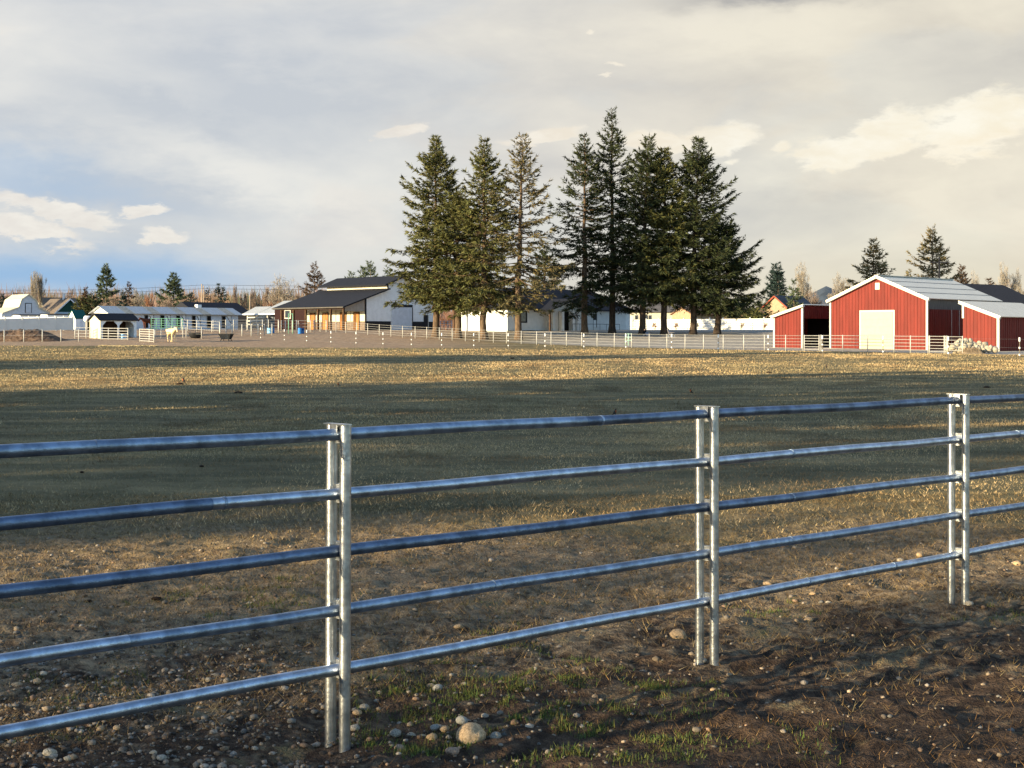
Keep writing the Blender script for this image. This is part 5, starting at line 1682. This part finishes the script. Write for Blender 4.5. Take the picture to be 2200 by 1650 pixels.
BV = [(0, 0, .10), (-.05, 0, .085), (-.085, 0, .065), (-.16, 0, .045), (.03, 0, .135), (.05, 0, .175), (.062, 0, .20), (.085, 0, .20), (.105, 0, .196), (.0, .018, .055), (.005, .018, .004), (.0, -.018, .055), (.005, -.018, .004), (.03, .018, .002), (.03, -.018, .002)]
BR = [.046, .034, .018, (.016, .008), .045, .032, .030, .012, .004, .007, .005, .007, .005, .004, .004]
BE = [(0, 1), (1, 2), (2, 3), (0, 4), (4, 5), (5, 6), (6, 7), (7, 8), (0, 9), (9, 10), (0, 11), (11, 12), (10, 13), (12, 14)]
bird_me = skin_mesh('robin', BV, BE, BR, [M['robin_b'], M['robin_r']], 2, lambda c: 1 if (c.x > .012 and .075 < c.z < .17) else 0)
for i, (px, py, hpx, rot, lab) in enumerate(((393, 824, 13, 150, 'upright robin beside a dark clod at the edge of the long shadow'), (1323, 892, 14, 20, 'dark robin standing in the shade above the top rail'),
                                             (1483, 845, 10, 190, 'robin with reddish breast on the strip of paler grass'), (1776, 791, 8, 60, 'tiny robin at the shadow edge before the big red barn'),
                                             (726, 829, 7, 200, 'small robin in the shade left of the middle of the pasture'))):
    D = 60.0
    for _ in range(30):
        D = (CH - zt(U(px) * D, D)) * FPX / (py - HY)
    o = link('robin', bird_me, None, G(px, D), math.radians(rot))
    s = hpx / FPX * D / .22
    o.scale = (s, s, s); o.rotation_euler[1] = math.radians(-18)
    tag(o, lab, 'bird', 'robins feeding on the pasture')

for i, (px, py, hw, lab) in enumerate(((386, 826, 8, 'dark dried clod beside the upright robin'), (1100, 770, 6, 'dark clod in the far shadow band'), (1652, 801, 7, 'small dark clod in the shade left of the red barns'), (512, 845, 10, 'flat dark clod in the shade at left'),
                                       (130, 779, 5, 'tiny clod in the far shadow band at left'), (176, 1015, 6, 'dark red clod in the grass between the two top rails'), (433, 1003, 6, 'reddish clod left of the nearest fence posts'),
                                       (190, 1286, 9, 'black clod on the straw under the third rail'), (336, 1287, 12, 'larger black clod right of the other one on the straw'), (2120, 833, 8, 'dark clod in the shaded grass at far right'))):
    D = 40.0
    for _ in range(30): D = (CH - zt(U(px) * D, D)) * FPX / (py - HY)
    x = U(px) * D
    o = link('dung_clod', rock_mesh(800 + i, 2, .35, .7, 'manure'), None, (x, D, float(gz(x, D)) + .01), i)
    r = hw / FPX * D
    o.scale = (r, r, r * .8)
    tag(o, lab, 'dung', 'dark clods on the pasture')

# saplings before the board fence
for i, (px, c) in enumerate(((1406, 'twig_r'), (1453, 'twig_r'), (1497, 'twig_g'), (1593, 'twig'), (1643, 'twig_r'))):
    labs = ['small reddish sapling by the board fence, leftmost', 'reddish sapling between the second and third fir trunks', 'greyish sapling left of the last fir trunk', 'tan sapling before the sunlit boards right of the firs', 'reddish sapling nearest the small red shed']
    bare('sapling', labs[i], px, 208, 692, 6, 'vase', 5, c, 'saplings before the board fence')


# ------------------------------------------------------------------ grass
def blades(n, xs, ys, hgt, wid, tilt, seed, colr, wind=(0.25, 0.1)):
    r = np.random.default_rng(seed)
    z = gz(xs, ys)
    a = r.uniform(0, 2 * np.pi, n)
    h = hgt * r.lognormal(0, .35, n)
    tl = np.abs(r.normal(0, tilt, n))
    tl = np.clip(tl, .55 * tilt if tilt > .8 else 0, 1.5)
    b = r.uniform(0, 2 * np.pi, n)
    dx = np.sin(tl) * np.cos(b) * h; dy = np.sin(tl) * np.sin(b) * h; dz = np.maximum(np.cos(tl) * h, .006)
    w = wid * r.uniform(.6, 1.4, n) * .5
    wx, wy = np.cos(a) * w, np.sin(a) * w
    V = np.empty((n, 3, 3))
    V[:, 0] = np.stack([xs - wx, ys - wy, z - .004], 1)
    V[:, 1] = np.stack([xs + wx, ys + wy, z - .004], 1)
    V[:, 2] = np.stack([xs + dx, ys + dy, z + dz], 1)
    s = r.uniform(.6, 1.35, n)
    c = colr(r, n) * s[:, None]
    return V.reshape(-1, 3), np.repeat(c, 3, 0)


def scatter(n, y0, y1, seed, power=1.0, umax=.37):
    r = np.random.default_rng(seed)
    ys = y0 + (y1 - y0) * r.random(n) ** power
    xs = r.uniform(-umax, umax, n) * ys
    return xs, ys


def grass(name, label, parts, m):
    V = np.concatenate([p[0] for p in parts]); C = np.concatenate([p[1] for p in parts])
    o = link(name, npmesh(name, V, np.arange(len(V)).reshape(-1, 3), M[m], C))
    return tag(o, label, 'grass', kind='stuff')


def straw_c(r, n):
    g = r.normal(0, .07, n)
    return r.uniform(.55, 1.25, (n, 1)) * np.stack([1 + g, np.full(n, .95), .88 - g], 1)


# straw litter and dead grass near the fence
xs, ys = scatter(210000, 4.8, 16.5, 21, .85)
px_ = 1100 + xs / ys * FPX; py_ = HY + CH * FPX / ys
pr = .10 + .75 * sstep(-.25, .55, ys * .16 - xs * .055 - 1.27 + (fbm(xs * 1.1, ys * 1.1, 3, 61) - .5) * 1.9) + .28 * (px_ > 1350) * sstep(.42, .62, fbm(xs * 1.6, ys * 1.6, 3, 15))
k = rng.random(len(xs)) < pr * .9
near_k = k & (ys * .16 - xs * .055 - 1.15 + (fbm(xs * .9, ys * .9, 2, 66) - .5) * .9 < 0)
far_k = k & ~near_k
grass('dry_grass', 'dead straw and dry grass littering the ground by the near fence',
      [blades(far_k.sum(), xs[far_k], ys[far_k], .040, .0040, 1.42, 22, lambda r, n: straw_c(r, n) * np.array([.95, .88, .82]) * (.28 + .62 * r.random((n, 1)) ** .9)),
       blades(near_k.sum(), xs[near_k], ys[near_k], .038, .0032, 1.30, 24, lambda r, n: straw_c(r, n) * np.array([.62, .50, .44]) * (.22 + 1.1 * r.random((n, 1)) ** 2.2))], 'straw')
# green tufts
cx_, cy_ = [], []
r = np.random.default_rng(5)
for (px, py, n, sp) in ((520, 1302, 500, .20), (380, 1262, 420, .30), (620, 1255, 240, .25), (1000, 1530, 700, .22), (940, 1500, 500, .22), (1150, 1490, 900, .30), (1250, 1530, 800, .30), (1060, 1460, 400, .2), (1420, 1590, 500, .22),
                        (1470, 1470, 400, .18), (1220, 1630, 500, .25), (860, 1520, 400, .2), (905, 1600, 500, .12), (1640, 1310, 300, .18), (150, 1490, 250, .22), (300, 1480, 240, .2), (130, 1575, 160, .1), (780, 1580, 300, .12), (2160, 1330, 260, .2), (1720, 1610, 160, .15),
                        (660, 1305, 200, .15), (1180, 1400, 380, .3), (830, 1440, 200, .2), (1350, 1550, 400, .25), (1090, 1330, 160, .2)):
    x, y = gp2(px, py)
    
    for q in range(9):
        ox, oy, ss_ = r.normal(x, sp * .8), r.normal(y, sp * 1.2), r.uniform(.02, .07)
        cx_.append(r.normal(ox, ss_, n // 6)); cy_.append(r.normal(oy, ss_, n // 6))
cx_, cy_ = np.concatenate(cx_), np.concatenate(cy_)
grass('green_grass', 'small green grass tufts sprouting in the dirt by the fence', [blades(len(cx_), cx_, cy_, .021, .0040, .8, 23, lambda r, n: np.stack([r.uniform(.7, 1.4, n), r.uniform(.8, 1.2, n), r.uniform(.7, 1.2, n)], 1))], 'greeng')
# pasture
fc = lambda r, n: np.where(r.random((n, 1)) < .45, np.array([[.80, .73, .62]]), np.array([[1.08, .98, .88]])) * r.uniform(.8, 1.15, (n, 1))
parts = []
for n, y0, y1, h, w, sd, pw in ((240000, 12.5, 30, .030, .008, 41, .8), (260000, 28, 62, .034, .014, 42, .85), (230000, 58, 112, .045, .028, 43, .9), (90000, 104, 150, .06, .045, 44, 1.0)):
    xs, ys = scatter(n, y0, y1, sd, pw)
    q = fbm(xs * .35, ys * .16, 3, 9)
    keep = rng.random(n) < (.35 + .9 * sstep(.35, .65, q))
    keep &= ~((ys + xs * .10 > 136) & (xs < 2)) & (((xs + 13.7) * .759 + (ys - 167) * .65) < .2)
    keep &= rng.random(n) < sstep(12.0, 15.0, ys + (fbm(xs * .8, ys * .8, 2, 4) - .5) * 4)
    xs, ys = xs[keep], ys[keep]
    bv, bc = blades(len(xs), xs, ys, h, w, 1.2 if y0 < 20 else .9, sd + 100, fc)
    pa = sstep(.36, .64, fbm(xs * .22 + 7, ys * .10, 4, 19))[:, None]
    pb = sstep(.55, .68, fbm(xs * .9, ys * .5, 3, 27))[:, None]
    pf = np.array([[.74, .76, .74]]) * (1 - pa) + np.array([[1.14, 1.08, 1.0]]) * pa
    pf = pf * (1 - .45 * pb * np.array([[.9, 1.0, 1.0]]))
    parts.append((bv, bc * np.repeat(pf, 3, 0)))
grass('pasture_grass', 'short winter grass, half dead and half green, covering the pasture', parts, 'fieldg')
